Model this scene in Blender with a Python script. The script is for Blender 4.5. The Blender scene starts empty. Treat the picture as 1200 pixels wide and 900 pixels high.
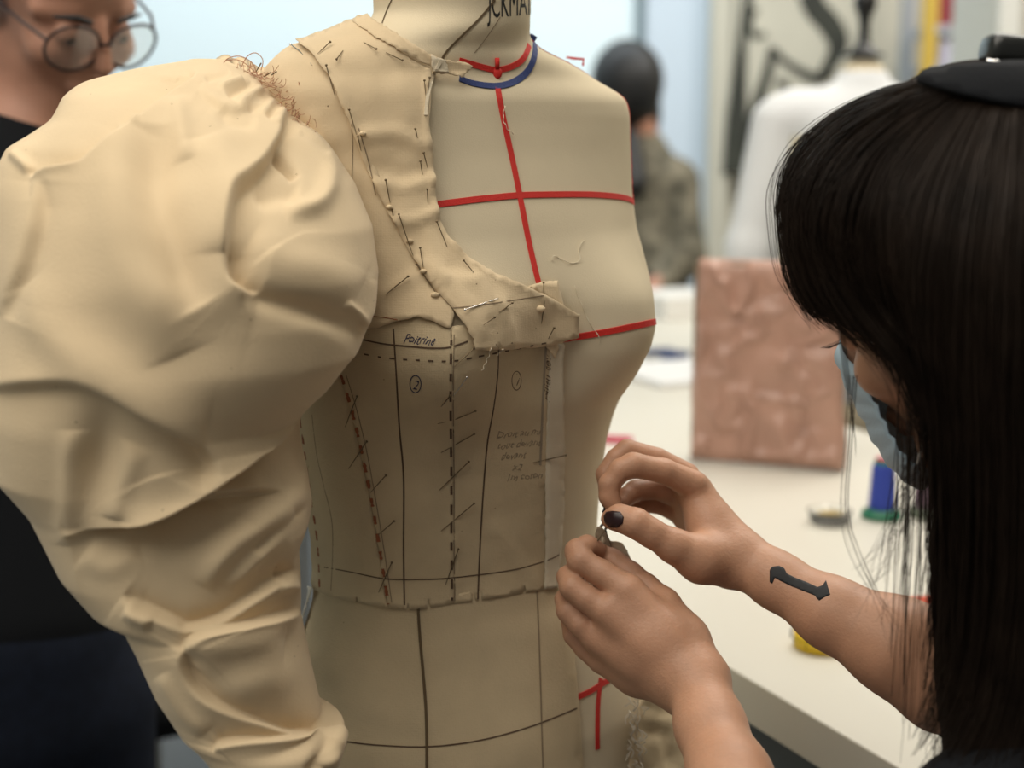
import bpy, bmesh, math, random
import numpy as np
from mathutils import Vector, Matrix, noise
from mathutils.bvhtree import BVHTree
from mathutils.geometry import delaunay_2d_cdt

# ------------------------------------------------------------------ camera, light, exposure
SC = bpy.context.scene
COL = SC.collection
CAM_H = 1.42
PITCH = math.radians(10.0)
FPX = 1700.0
cd = bpy.data.cameras.new('camera'); cam = bpy.data.objects.new('camera', cd); COL.objects.link(cam)
cam.location = (0, 0, CAM_H); cam.rotation_euler = (math.radians(90) - PITCH, 0, 0)
cd.sensor_width = 36; cd.lens = 36 * FPX / 1200.0
cd.dof.use_dof = True; cd.dof.focus_distance = 1.06; cd.dof.aperture_fstop = 51.0 / 14.0
cd.clip_start = 0.05; cd.clip_end = 60
SC.camera = cam
SC.view_settings.view_transform = 'Standard'; SC.view_settings.look = 'None'
SC.view_settings.gamma = 1.0; SC.view_settings.use_curve_mapping = False
SC.view_settings.exposure = 0.0

w = bpy.data.worlds.new('world'); SC.world = w; w.use_nodes = True
w.node_tree.nodes['Background'].inputs[0].default_value = (0.92, 0.88, 0.82, 1)
w.node_tree.nodes['Background'].inputs[1].default_value = 0.17

def area(name, loc, target, sx, sy, power, col):
    l = bpy.data.lights.new(name, 'AREA'); l.shape = 'RECTANGLE'; l.size = sx; l.size_y = sy
    l.energy = power; l.color = col
    o = bpy.data.objects.new(name, l); COL.objects.link(o); o.location = loc
    o.rotation_euler = (Vector(target) - Vector(loc)).to_track_quat('-Z', 'Y').to_euler()
    return o
area('ceiling_lamp_over_form', (-0.5, 0.55, 3.3), (-0.15, 0.95, 1.1), 2.2, 2.2, 56, (1.0, 0.93, 0.82))
area('ceiling_lamp_over_table', (0.9, 2.5, 3.3), (0.8, 2.4, 0.0), 1.6, 1.6, 56, (1.0, 0.95, 0.86))
area('fill_lamp_front', (-1.8, -0.6, 3.2), (-0.4, 1.0, 1.1), 1.4, 1.4, 24, (1.0, 0.93, 0.82))  # added fill from the front left to brighten the sleeve, no known fixture
area('ceiling_lamp_back', (-0.6, 5.2, 3.3), (-0.6, 6.9, 1.2), 4.2, 1.0, 88, (0.88, 0.96, 1.0))
area('ceiling_lamp_side', (2.4, 4.2, 3.3), (2.4, 5.2, 0.8), 1.2, 1.2, 60, (1.0, 0.95, 0.88))

# ------------------------------------------------------------------ projection helpers
CP, SP = math.cos(PITCH), math.sin(PITCH)
FW = Vector((0, CP, -SP)); UP = Vector((0, SP, CP)); RT = Vector((1, 0, 0)); CAM = Vector((0, 0, CAM_H))
def ray(px, py):
    return RT * ((px - 600) / FPX) - UP * ((py - 450) / FPX) + FW
def at(px, py, D):
    return CAM + ray(px, py) * D
def on_z(px, py, z):
    r = ray(px, py); return CAM + r * ((z - CAM_H) / r.z)
def on_y(px, py, y):
    r = ray(px, py); return CAM + r * (y / r.y)
def proj(p):
    v = Vector(p) - CAM; d = v.dot(FW)
    return 600 + FPX * v.dot(RT) / d, 450 - FPX * v.dot(UP) / d, d
def ipl(x, xs, ys):
    return float(np.interp(x, xs, ys))
def smooth_poly(pts, n):
    """Catmull-Rom resample of a list of tuples to n points"""
    P = np.array(pts, float); m = len(P)
    if m < 3:
        t = np.linspace(0, 1, n)[:, None]; return P[0] * (1 - t) + P[-1] * t
    seg = np.r_[0, np.cumsum(np.linalg.norm(np.diff(P[:, :2], axis=0), axis=1) + 1e-6)]
    out = []
    for s in np.linspace(0, seg[-1], n):
        i = min(max(int(np.searchsorted(seg, s) - 1), 0), m - 2)
        t = (s - seg[i]) / (seg[i + 1] - seg[i])
        p0, p1, p2, p3 = P[max(i - 1, 0)], P[i], P[i + 1], P[min(i + 2, m - 1)]
        out.append(0.5 * (2 * p1 + (p2 - p0) * t + (2 * p0 - 5 * p1 + 4 * p2 - p3) * t * t + (3 * p1 - p0 - 3 * p2 + p3) * t ** 3))
    return np.array(out)

# ------------------------------------------------------------------ objects
def tag(o, label=None, cat=None, group=None, kind=None):
    if label: o['label'] = label
    if cat: o['category'] = cat
    if group: o['group'] = group
    if kind: o['kind'] = kind
    return o
def empty(name, loc, label, cat, group=None):
    o = bpy.data.objects.new(name, None); COL.objects.link(o); o.location = loc; o.empty_display_size = 0.05
    bpy.context.view_layer.update()
    return tag(o, label, cat, group)
def link(name, me, mat, parent=None, smooth=True):
    o = bpy.data.objects.new(name, me); COL.objects.link(o)
    if mat: me.materials.append(mat)
    if smooth and len(me.polygons): me.polygons.foreach_set('use_smooth', [True] * len(me.polygons))
    if parent:
        o.parent = parent; o.matrix_parent_inverse = Matrix.Translation(-world_loc(parent))
    return o
def world_loc(o):
    v = Vector(o.location)
    if o.parent: v = v + world_loc(o.parent) - world_loc(o.parent)   # children keep world coordinates
    return v
def mesh_py(name, V, F, mat, parent=None, smooth=True):
    me = bpy.data.meshes.new(name); me.from_pydata([tuple(v) for v in V], [], [tuple(f) for f in F]); me.update()
    return link(name, me, mat, parent, smooth)
def mesh_np(name, V, F, mat, parent=None, smooth=True):
    me = bpy.data.meshes.new(name); n = F.shape[1]
    me.vertices.add(len(V)); me.vertices.foreach_set('co', np.ascontiguousarray(V, dtype=np.float32).ravel())
    me.loops.add(F.size); me.loops.foreach_set('vertex_index', np.ascontiguousarray(F, dtype=np.int32).ravel())
    me.polygons.add(len(F)); me.polygons.foreach_set('loop_start', np.arange(0, F.size, n, dtype=np.int32))
    me.update(calc_edges=True); me.validate()
    return link(name, me, mat, parent, smooth)
def bm_obj(name, bm, mat, parent=None, smooth=False):
    bmesh.ops.recalc_face_normals(bm, faces=bm.faces)
    me = bpy.data.meshes.new(name); bm.to_mesh(me); bm.free()
    return link(name, me, mat, parent, smooth)
def add_box(bm, c, s, R=None, bev=0.0):
    r = bmesh.ops.create_cube(bm, size=1.0); vs = r['verts']
    M = Matrix.Translation(Vector(c)) @ (R.to_4x4() if R else Matrix.Identity(4)) @ Matrix.Diagonal((*s, 1))
    bmesh.ops.transform(bm, matrix=M, verts=vs)
    if bev:
        es = list({e for v in vs for e in v.link_edges})
        bmesh.ops.bevel(bm, geom=es, offset=bev, segments=3, affect='EDGES', profile=0.5)
def box(name, c, s, mat, parent=None, R=None, bev=0.0):
    bm = bmesh.new(); add_box(bm, c, s, R, bev); return bm_obj(name, bm, mat, parent)
def add_lathe(bm, base, prof, seg=32, R=None):
    rings = []
    for (r, z) in prof:
        ring = []
        for i in range(seg):
            a = 2 * math.pi * i / seg; v = Vector((r * math.cos(a), r * math.sin(a), z))
            if R: v = R @ v
            ring.append(bm.verts.new(Vector(base) + v))
        rings.append(ring)
    for a, b in zip(rings, rings[1:]):
        for i in range(seg):
            bm.faces.new((a[i], a[(i + 1) % seg], b[(i + 1) % seg], b[i]))
    if prof[0][0] > 1e-5: bm.faces.new(list(reversed(rings[0])))
    if prof[-1][0] > 1e-5: bm.faces.new(rings[-1])
def lathe(name, base, prof, mat, parent=None, seg=32, R=None):
    bm = bmesh.new(); add_lathe(bm, base, prof, seg, R); return bm_obj(name, bm, mat, parent, True)
def tube_arrays(P, rad, ns=6):
    """P (n,3) points, rad scalar or (n,) -> verts, quads"""
    P = np.asarray(P, float); n = len(P); rad = np.broadcast_to(np.asarray(rad, float), (n,))
    T = np.gradient(P, axis=0); T /= np.linalg.norm(T, axis=1)[:, None] + 1e-12
    ref = np.array([0.31, 0.87, 0.39]); N = np.cross(T, ref); N /= np.linalg.norm(N, axis=1)[:, None] + 1e-12
    B = np.cross(T, N); a = np.arange(ns) * 2 * np.pi / ns
    V = P[:, None, :] + rad[:, None, None] * (np.cos(a)[None, :, None] * N[:, None, :] + np.sin(a)[None, :, None] * B[:, None, :])
    i = np.arange(n - 1)[:, None] * ns; j = np.arange(ns)[None, :]; j2 = (j + 1) % ns
    F = np.stack([i + j, i + j2, i + ns + j2, i + ns + j], -1).reshape(-1, 4)
    return V.reshape(-1, 3), F
def join_arrays(parts):
    Vs, Fs, off = [], [], 0
    for V, F in parts:
        Vs.append(V); Fs.append(F + off); off += len(V)
    return np.concatenate(Vs), np.concatenate(Fs)
def tube(name, P, rad, mat, parent=None, ns=8):
    V, F = tube_arrays([tuple(p) for p in P], rad, ns)
    o = mesh_np(name, V, F, mat, parent); return o

# ------------------------------------------------------------------ materials
MATS = {}
def mat(name, col, rough=0.6, var=0.0, vscale=20.0, bump=0.0, bscale=300.0, metal=0.0, sss=0.0, spec=0.5, weave=0.0, fleck=0.0, alpha=1.0, trans=0.0, emit=0.0, col2=None, stretch=None, sheen=0.0):
    if name in MATS: return MATS[name]
    m = bpy.data.materials.new(name); m.use_nodes = True; nt = m.node_tree; N = nt.nodes; L = nt.links
    b = N['Principled BSDF']
    b.inputs['Roughness'].default_value = rough; b.inputs['Metallic'].default_value = metal
    b.inputs['Specular IOR Level'].default_value = spec
    b.inputs['Alpha'].default_value = alpha; b.inputs['Transmission Weight'].default_value = trans
    if sheen: b.inputs['Sheen Weight'].default_value = sheen
    if sss:
        b.inputs['Subsurface Weight'].default_value = sss; b.inputs['Subsurface Radius'].default_value = (0.012, 0.005, 0.003)
        b.inputs['Subsurface Scale'].default_value = 1.0
    if emit:
        b.inputs['Emission Color'].default_value = (*col, 1); b.inputs['Emission Strength'].default_value = emit
    tc = N.new('ShaderNodeTexCoord'); src = tc.outputs['Object']
    if stretch:
        mp = N.new('ShaderNodeMapping'); mp.inputs['Scale'].default_value = stretch; L.new(src, mp.inputs[0]); src = mp.outputs[0]
    cs = None
    if var or col2:
        nz = N.new('ShaderNodeTexNoise'); nz.inputs['Scale'].default_value = vscale; nz.inputs['Detail'].default_value = 5
        L.new(src, nz.inputs['Vector'])
        cr = N.new('ShaderNodeValToRGB'); cr.color_ramp.elements[0].position = 0.3; cr.color_ramp.elements[1].position = 0.7
        c2 = col2 if col2 else tuple(min(1, c * (1 + var)) for c in col)
        c1 = col if col2 else tuple(c * (1 - var) for c in col)
        cr.color_ramp.elements[0].color = (*c1, 1); cr.color_ramp.elements[1].color = (*c2, 1)
        L.new(nz.outputs['Fac'], cr.inputs[0]); cs = cr.outputs[0]
    if fleck:
        vo = N.new('ShaderNodeTexVoronoi'); vo.inputs['Scale'].default_value = 75; L.new(tc.outputs['Object'], vo.inputs['Vector'])
        mt = N.new('ShaderNodeMath'); mt.operation = 'LESS_THAN'; mt.inputs[1].default_value = 0.045; L.new(vo.outputs['Distance'], mt.inputs[0])
        sp = N.new('ShaderNodeSeparateColor'); L.new(vo.outputs['Color'], sp.inputs[0])
        m3 = N.new('ShaderNodeMath'); m3.operation = 'LESS_THAN'; m3.inputs[1].default_value = 0.33; L.new(sp.outputs[0], m3.inputs[0])
        m2 = N.new('ShaderNodeMath'); m2.operation = 'MULTIPLY'; L.new(mt.outputs[0], m2.inputs[0]); L.new(m3.outputs[0], m2.inputs[1])
        mx = N.new('ShaderNodeMix'); mx.data_type = 'RGBA'; mx.inputs['B'].default_value = (0.13, 0.08, 0.04, 1)
        m4 = N.new('ShaderNodeMath'); m4.operation = 'MULTIPLY'; m4.inputs[1].default_value = fleck; L.new(m2.outputs[0], m4.inputs[0])
        if cs: L.new(cs, mx.inputs['A'])
        else: mx.inputs['A'].default_value = (*col, 1)
        L.new(m4.outputs[0], mx.inputs['Factor']); cs = mx.outputs['Result']
    if cs: L.new(cs, b.inputs['Base Color'])
    else: b.inputs['Base Color'].default_value = (*col, 1)
    h = None
    if bump:
        bz = N.new('ShaderNodeTexNoise'); bz.inputs['Scale'].default_value = bscale; bz.inputs['Detail'].default_value = 4; L.new(src, bz.inputs['Vector'])
        bp = N.new('ShaderNodeBump'); bp.inputs['Strength'].default_value = bump; bp.inputs['Distance'].default_value = 0.001
        L.new(bz.outputs['Fac'], bp.inputs['Height']); h = bp
    if weave:
        ws = []
        for d in ('X', 'Z'):
            wv = N.new('ShaderNodeTexWave'); wv.bands_direction = d; wv.inputs['Scale'].default_value = 260; wv.inputs['Distortion'].default_value = 1.5
            L.new(tc.outputs['Object'], wv.inputs['Vector']); ws.append(wv)
        ad = N.new('ShaderNodeMath'); ad.operation = 'ADD'; L.new(ws[0].outputs['Fac'], ad.inputs[0]); L.new(ws[1].outputs['Fac'], ad.inputs[1])
        bp = N.new('ShaderNodeBump'); bp.inputs['Strength'].default_value = weave; bp.inputs['Distance'].default_value = 0.0003
        L.new(ad.outputs[0], bp.inputs['Height'])
        if h: L.new(h.outputs[0], bp.inputs['Normal'])
        h = bp
    if h: L.new(h.outputs[0], b.inputs['Normal'])
    MATS[name] = m; return m

CALICO = mat('calico', (0.68, 0.535, 0.345), 0.9, var=0.05, vscale=18, bump=0.25, bscale=500, weave=0.12, fleck=0.8, spec=0.15, sheen=0.15)
CALICO2 = mat('calico_bodice', (0.58, 0.465, 0.30), 0.9, var=0.07, vscale=25, bump=0.3, bscale=500, weave=0.15, fleck=0.5, spec=0.15)
LINEN = mat('form_linen', (0.67, 0.575, 0.41), 0.92, var=0.04, vscale=14, bump=0.2, bscale=900, weave=0.0, spec=0.12)
RED = mat('red_tape', (0.60, 0.022, 0.014), 0.7, bump=0.5, bscale=900)
BLUE = mat('navy_tape', (0.02, 0.04, 0.16), 0.7, bump=0.5, bscale=900)
PENCIL = mat('pencil', (0.10, 0.06, 0.035), 0.9)
PENCIL_L = mat('soft_pencil', (0.26, 0.19, 0.12), 0.9)
PENBLUE = mat('pen_ink', (0.03, 0.03, 0.07), 0.7)
RUST = mat('rust_thread', (0.28, 0.09, 0.035), 0.85)
STEEL = mat('pin_steel', (0.20, 0.15, 0.09), 0.35, metal=0.9)
SHINY = mat('bright_steel', (0.75, 0.74, 0.72), 0.2, metal=1.0)
THREAD = mat('cream_thread', (0.75, 0.66, 0.50), 0.8)
SKIN = mat('skin', (0.47, 0.255, 0.158), 0.50, var=0.09, vscale=45, bump=0.35, bscale=420, sss=0.12, spec=0.4)
SKIN2 = mat('skin_fair', (0.44, 0.22, 0.145), 0.55, var=0.08, vscale=30, sss=0.1)
HAIR = mat('dark_hair', (0.019, 0.012, 0.008), 0.5, var=0.3, vscale=40, spec=0.14)
HAIRM = mat('hair_underlayer', (0.012, 0.008, 0.006), 0.8, spec=0.05)
HAIRB = mat('black_hair', (0.008, 0.008, 0.009), 0.5)
BLACK = mat('black_cloth', (0.006, 0.007, 0.009), 0.9, bump=0.4, bscale=400, spec=0.2)
JEANS = mat('dark_jeans', (0.006, 0.009, 0.018), 0.9, var=0.2, vscale=60, spec=0.2)
WHITE = mat('white_laminate', (0.66, 0.63, 0.55), 0.4)
WHITEW = mat('white_wall', (0.76, 0.86, 0.89), 0.6)
GREY = mat('grey_metal', (0.30, 0.32, 0.33), 0.5)
# ------------------------------------------------------------------ signed-distance modelling (bodies, hands)
class Prim:
    def __init__(s, fn, k, op=0): s.fn, s.k, s.op = fn, k, op
def cap(a, b, r1, r2=None, k=0.004):
    a = np.array(a, float); b = np.array(b, float); r2 = r1 if r2 is None else r2; ba = b - a; L2 = max(ba @ ba, 1e-12)
    def fn(p):
        pa = p - a; h = np.clip(pa @ ba / L2, 0, 1)
        return np.linalg.norm(pa - h[..., None] * ba, axis=-1) - (r1 + (r2 - r1) * h)
    q = Prim(fn, k); q.lo = np.minimum(a - r1, b - r2); q.hi = np.maximum(a + r1, b + r2); return q
def ell(c, r, R=None, k=0.01, op=0):
    c = np.array(c, float); r = np.array(r, float); Rm = np.eye(3) if R is None else np.array(R, float)  # columns = axes
    def fn(p):
        q = (p - c) @ Rm; k0 = np.linalg.norm(q / r, axis=-1); k1 = np.linalg.norm(q / r ** 2, axis=-1) + 1e-9
        return k0 * (k0 - 1) / k1
    q = Prim(fn, k, op); m = r.max(); q.lo = c - m; q.hi = c + m; return q
def chain(pts, k=0.004):
    """pts: list of (xyz, radius)"""
    return [cap(pts[i][0], pts[i + 1][0], pts[i][1], pts[i + 1][1], k) for i in range(len(pts) - 1)]
def combine(prims, p):
    d = None
    for q in prims:
        e = q.fn(p)
        if d is None:
            d = e if q.op == 0 else np.full(e.shape, 1.0); continue
        if q.op == 0:
            h = np.maximum(q.k - np.abs(d - e), 0) / q.k; d = np.minimum(d, e) - h * h * q.k * 0.25
        else:
            h = np.maximum(q.k - np.abs(d + e), 0) / q.k; d = np.maximum(d, -e) + h * h * q.k * 0.25
    return d
def sdf_mesh(name, prims, h, material, parent=None, smooth=3):
    B = 16
    lo = np.min([q.lo for q in prims], axis=0) - 4 * h; hi = np.max([q.hi for q in prims], axis=0) + 4 * h
    nb = np.ceil((hi - lo) / (h * B)).astype(int); tot = nb * B + 2
    bi = np.stack(np.meshgrid(*[np.arange(n) for n in nb], indexing='ij'), -1).reshape(-1, 3)
    cen = lo + (bi + 0.5) * B * h; hd = B * h * 0.87
    E = np.stack([q.fn(cen) for q in prims], 1)
    dtot = combine(prims, cen); act = np.abs(dtot) < hd * 1.6 + 0.006
    Vid, Vp, Q = [], [], []
    g = np.stack(np.meshgrid(*[np.arange(B + 1)] * 3, indexing='ij'), -1)
    st = np.array([tot[1] * tot[2], tot[2], 1], dtype=np.int64)
    edges = [((0,0,0),(1,0,0)),((0,1,0),(1,1,0)),((0,0,1),(1,0,1)),((0,1,1),(1,1,1)),((0,0,0),(0,1,0)),((1,0,0),(1,1,0)),((0,0,1),(0,1,1)),((1,0,1),(1,1,1)),((0,0,0),(0,0,1)),((1,0,0),(1,0,1)),((0,1,0),(0,1,1)),((1,1,0),(1,1,1))]
    for n in np.nonzero(act)[0]:
        sel = [q for q, e in zip(prims, E[n]) if e < hd * 1.8 + 0.03]
        if not sel or sel[0].op: continue
        base = bi[n] * B
        v = combine(sel, lo + (base + g) * h)
        s = v < 0
        if s.all() or not s.any(): continue
        c = np.zeros((B,) * 3, int)
        for a in (0, 1):
            for b in (0, 1):
                for d in (0, 1): c += s[a:B + a, b:B + b, d:B + d]
        idx = np.argwhere((c > 0) & (c < 8))
        acc = np.zeros((len(idx), 3)); cnt = np.zeros(len(idx))
        for e0, e1 in edges:
            i0 = idx + e0; i1 = idx + e1
            v0 = v[i0[:, 0], i0[:, 1], i0[:, 2]]; v1 = v[i1[:, 0], i1[:, 1], i1[:, 2]]
            m = (v0 < 0) != (v1 < 0); t = np.where(m, v0 / (v0 - v1 + 1e-30), 0)
            acc += np.where(m[:, None], np.array(e0) + t[:, None] * (np.array(e1) - np.array(e0)), 0); cnt += m
        Vp.append(lo + (base + idx + acc / cnt[:, None]) * h); Vid.append((base + idx) @ st)
        for ax in range(3):
            sl0 = s[:B, :B, :B]; off = [0, 0, 0]; off[ax] = 1
            sl1 = s[off[0]:B + off[0], off[1]:B + off[1], off[2]:B + off[2]]
            e = np.argwhere(sl0 != sl1)
            if not len(e): continue
            inside = sl0[e[:, 0], e[:, 1], e[:, 2]]
            u = np.zeros(3, int); w2 = np.zeros(3, int); u[(ax + 1) % 3] = 1; w2[(ax + 2) % 3] = 1
            gl = base + e
            q = np.stack([(gl - u - w2) @ st, (gl - w2) @ st, gl @ st, (gl - u) @ st], 1)
            q[~inside] = q[~inside][:, ::-1]; Q.append(q)
    ids = np.concatenate(Vid); P = np.concatenate(Vp); Q = np.concatenate(Q)
    o = np.argsort(ids); ids = ids[o]; P = P[o]
    k = np.searchsorted(ids, Q); k = np.minimum(k, len(ids) - 1); ok = (ids[k] == Q).all(1); F = k[ok]
    for _ in range(smooth):
        S = np.zeros_like(P); C = np.zeros(len(P))
        for a in range(4):
            b = (a + 1) % 4
            for i, j in ((a, b), (b, a)):
                np.add.at(S, F[:, i], P[F[:, j]]); np.add.at(C, F[:, i], 1)
        P = P * 0.5 + 0.5 * S / np.maximum(C, 1)[:, None]
    ob = mesh_np(name, P, F, material, parent)
    ob['_bvh'] = 0
    del ob['_bvh']
    return ob, P, F
def bvh_of(P, F):
    return BVHTree.FromPolygons([Vector(p) for p in P], [tuple(int(i) for i in f) for f in F])

def frame_from(F, Uh):
    F = Vector(F).normalized(); L = Vector(Uh).cross(F).normalized(); U = F.cross(L).normalized()
    return np.array([list(F), list(L), list(U)]).T     # columns forward, left, up
def head_prims(O, R, s=1.0, neck=None):
    O = np.array(O, float)
    def T(x, y, z): return O + R @ (np.array([x, y, z]) * s)
    P = [ell(T(-.012, 0, .035), np.array([.096, .075, .083]) * s, R, .01),
         ell(T(.030, 0, -.040), np.array([.062, .056, .066]) * s, R, .03),
         cap(T(.062, -.012, -.098), T(.062, .012, -.098), .020 * s, None, .02)]
    for y in (-1, 1):
        P += [cap(T(-.005, y * .054, -.060), T(.055, y * .022, -.096), .014 * s, .016 * s, .02),
              cap(T(.070, y * .026, .019), T(.052, y * .055, .012), .009 * s, .008 * s, .014),
              ell(T(.060, y * .042, -.030), np.array([.024, .022, .020]) * s, R, .018),
              ell(T(-.012, y * .076, -.008), np.array([.017, .008, .032]) * s, R, .006),
              ell(T(.097, y * .032, .000), np.array([.020, .017, .012]) * s, R, .010, 1),
              ell(T(.076, y * .032, -.002), np.array([.0135, .0135, .0125]) * s, R, .003)]
    P += [cap(T(.086, 0, .014), T(.110, 0, -.026), .0065 * s, .0105 * s, .008),
          cap(T(.096, -.011, -.032), T(.096, .011, -.032), .0075 * s, None, .006),
          cap(T(.088, -.020, -.062), T(.094, 0, -.060), .005 * s, .0065 * s, .005), cap(T(.094, 0, -.060), T(.088, .020, -.062), .0065 * s, .005 * s, .005),
          cap(T(.086, -.017, -.070), T(.092, 0, -.072), .005 * s, .0075 * s, .005), cap(T(.092, 0, -.072), T(.086, .017, -.070), .0075 * s, .005 * s, .005)]
    if neck is not None:
        P += [cap(T(-.025, 0, -.050), neck, .052 * s, .056 * s, .03)]
    return P, T
# ------------------------------------------------------------------ dress form surface
FA = on_y(535, 640, 1.178)            # axis point at waist
AX, AY = FA.x, 1.178
YAW = math.radians(35)
TZ = [ # z, a, bf, bb, n
 (1.640,.060,.060,.060,2.0),(1.500,.062,.062,.062,2.0),(1.488,.072,.062,.065,2.0),(1.476,.105,.063,.068,2.1),(1.462,.145,.065,.074,2.2),
 (1.448,.166,.068,.080,2.4),(1.43,.172,.072,.086,2.5),(1.40,.172,.080,.092,2.5),(1.35,.165,.095,.097,2.4),(1.30,.158,.103,.097,2.3),(1.254,.150,.108,.093,2.25),
 (1.20,.138,.099,.087,2.2),(1.14,.122,.090,.080,2.15),(1.074,.112,.085,.075,2.1),(1.03,.120,.093,.085,2.1),(.98,.145,.105,.105,2.15),(.90,.172,.115,.12,2.2),(.80,.180,.118,.125,2.2),(.76,.17,.112,.118,2.2)]
TZ = TZ[::-1]
RY = [(-150,621),(0,622),(42,621),(50,626),(58,636),(68,660),(80,682),(93,701),(105,722),(116,734),(135,738),(180,739),(230,741),(270,746),(310,757),(345,766),(378,768.5),(400,763),(430,748),(465,728),(490,719),(520,711),(560,705),(600,701),(640,699),(680,706),(720,722),(760,742),(820,772),(900,795),(1100,800)]
LY = [(-150,437),(0,437),(18,438),(28,428),(40,400),(55,365),(70,335),(85,318),(110,312),(235,322),(300,332),(385,345),(485,353),(540,360),(600,369),(650,374),(690,370),(740,352),(800,325),(900,300),(1100,290)]
NPH, NZ = 300, 330
zs_ = np.linspace(.76, 1.64, NZ)
tz = np.array(TZ)
A_, BF, BB, NN = [np.interp(zs_, tz[:, 0], tz[:, i]) for i in (1, 2, 3, 4)]
def sm(a, n=5):
    k = np.ones(n) / n; return np.convolve(np.pad(a, n // 2, mode='edge'), k, 'valid')
A_, BF, BB = sm(A_), sm(BF, 9), sm(BB, 9)
phi = np.linspace(-np.pi, np.pi, NPH, endpoint=False)     # 0 = forward (front), + = image right
def section_r(a, bf, bb, n, z, sc):
    cu, cv = np.abs(np.sin(phi)), np.abs(np.cos(phi))
    b = np.where(np.abs(phi) < np.pi / 2, bf, bb)
    r = ((cu / a) ** n + (cv / b) ** n) ** (-1 / n)
    dz = z - 1.248
    zz = math.exp(-(dz / (.062 if dz > 0 else .042)) ** 2)
    bust = .034 * zz * (np.exp(-((phi - .66) / .36) ** 2) + np.exp(-((phi + .66) / .36) ** 2))
    return (r + bust * 1.0) * sc
uD = np.array([math.cos(YAW), math.sin(YAW)]); vD = np.array([math.sin(YAW), -math.cos(YAW)])
def row_xy(i, sc, shx, shy):
    r = section_r(A_[i], BF[i], BB[i], NN[i], zs_[i], sc)
    u, v = r * np.sin(phi), r * np.cos(phi)
    return AX + shx + u * uD[0] + v * vD[0], AY + shy + u * uD[1] + v * vD[1]
SCL = np.ones(NZ); SHX = np.zeros(NZ)
for i in range(NZ):
    z = zs_[i]
    yax = proj((AX, AY, z))[1]
    Lt, Rt = ipl(yax, *zip(*LY)), ipl(yax, *zip(*RY))
    sc, sh = 1.0, 0.0
    for _ in range(12):
        X, Y = row_xy(i, sc, sh, 0)
        d = Y * CP + (CAM_H - z) * SP
        px = 600 + FPX * X / d
        l, r = px.min(), px.max()
        sc *= (Rt - Lt) / (r - l); sh += ((Rt + Lt) - (r + l)) / 2 / FPX * AY
    SCL[i], SHX[i] = sc, sh
SCL, SHX = sm(SCL, 3), sm(SHX, 3)
FV = []
for i in range(NZ):
    X, Y = row_xy(i, SCL[i], SHX[i], 0)
    FV.append(np.stack([X, Y, np.full(NPH, zs_[i])], 1))
FV = np.array(FV)                                # NZ, NPH, 3
ii = np.arange(NZ - 1)[:, None] * NPH; jj = np.arange(NPH)[None, :]; j2 = (jj + 1) % NPH
FQ = np.stack([ii + jj, ii + j2, ii + NPH + j2, ii + NPH + jj], -1).reshape(-1, 4)
FVf = FV.reshape(-1, 3)
FBVH = bvh_of(FVf, FQ)
def axis_xy(z):
    s = float(np.interp(z, zs_, SHX)); return AX + s, AY
def to_phiz(p):
    x, y = axis_xy(p[2]); dx, dy = p[0] - x, p[1] - y
    return math.atan2(dx * uD[0] + dy * uD[1], dx * vD[0] + dy * vD[1]), p[2]
def S(ph, z):
    """surface point and normal"""
    fi = (z - zs_[0]) / (zs_[1] - zs_[0]); i = int(min(max(fi, 0), NZ - 2)); t = min(max(fi - i, 0), 1)
    fj = ((ph + math.pi) / (2 * math.pi) * NPH) % NPH; j = int(fj); u = fj - j; k = (j + 1) % NPH; j %= NPH
    a, b, c, d = FV[i, j], FV[i, k], FV[i + 1, j], FV[i + 1, k]
    p = (a * (1 - u) + b * u) * (1 - t) + (c * (1 - u) + d * u) * t
    n = np.cross((b - a) * (1 - t) + (d - c) * t, (c - a) * (1 - u) + (d - b) * u)
    return Vector(p), Vector(n / (np.linalg.norm(n) + 1e-12))
def silhouette_phi(py):
    pass
def form_hit(px, py):
    r = ray(px, py).normalized(); h = FBVH.ray_cast(CAM, r)
    if h[0] is not None and h[3] < 2.0:
        n = h[1]
        if n.dot(r) > 0: n = -n
        return h[0], n, True
    return None, None, False
def form_pt(px, py):
    """point and normal on the form under a pixel; past the outline the surface is followed round the back"""
    l, n, ok = form_hit(px, py)
    if ok: return l, n
    mid = 535 if py > 40 else 528
    lo_, hi_ = mid, px
    for _ in range(14):
        m = (lo_ + hi_) / 2
        if form_hit(m, py)[2]: lo_ = m
        else: hi_ = m
    l, n, ok = form_hit(lo_, py)
    if not ok: l, n = S(0, 1.2)
    ph, z = to_phiz(l); extra = abs(px - lo_) / FPX * 1.2 / .11
    return S(ph + (extra if px > mid else -extra), z)

SURF = [FBVH]
def surf_hit(px, py):
    """outermost dressed surface under a pixel"""
    r = ray(px, py).normalized(); best = None
    for b in SURF:
        h = b.ray_cast(CAM, r)
        if h[0] is not None and h[3] < 2.0 and (best is None or h[3] < best[2]): best = (h[0], h[1], h[3])
    if best is None: return form_pt(px, py)
    n = best[1]
    if n.dot(r) > 0: n = -n
    return best[0], n

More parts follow.
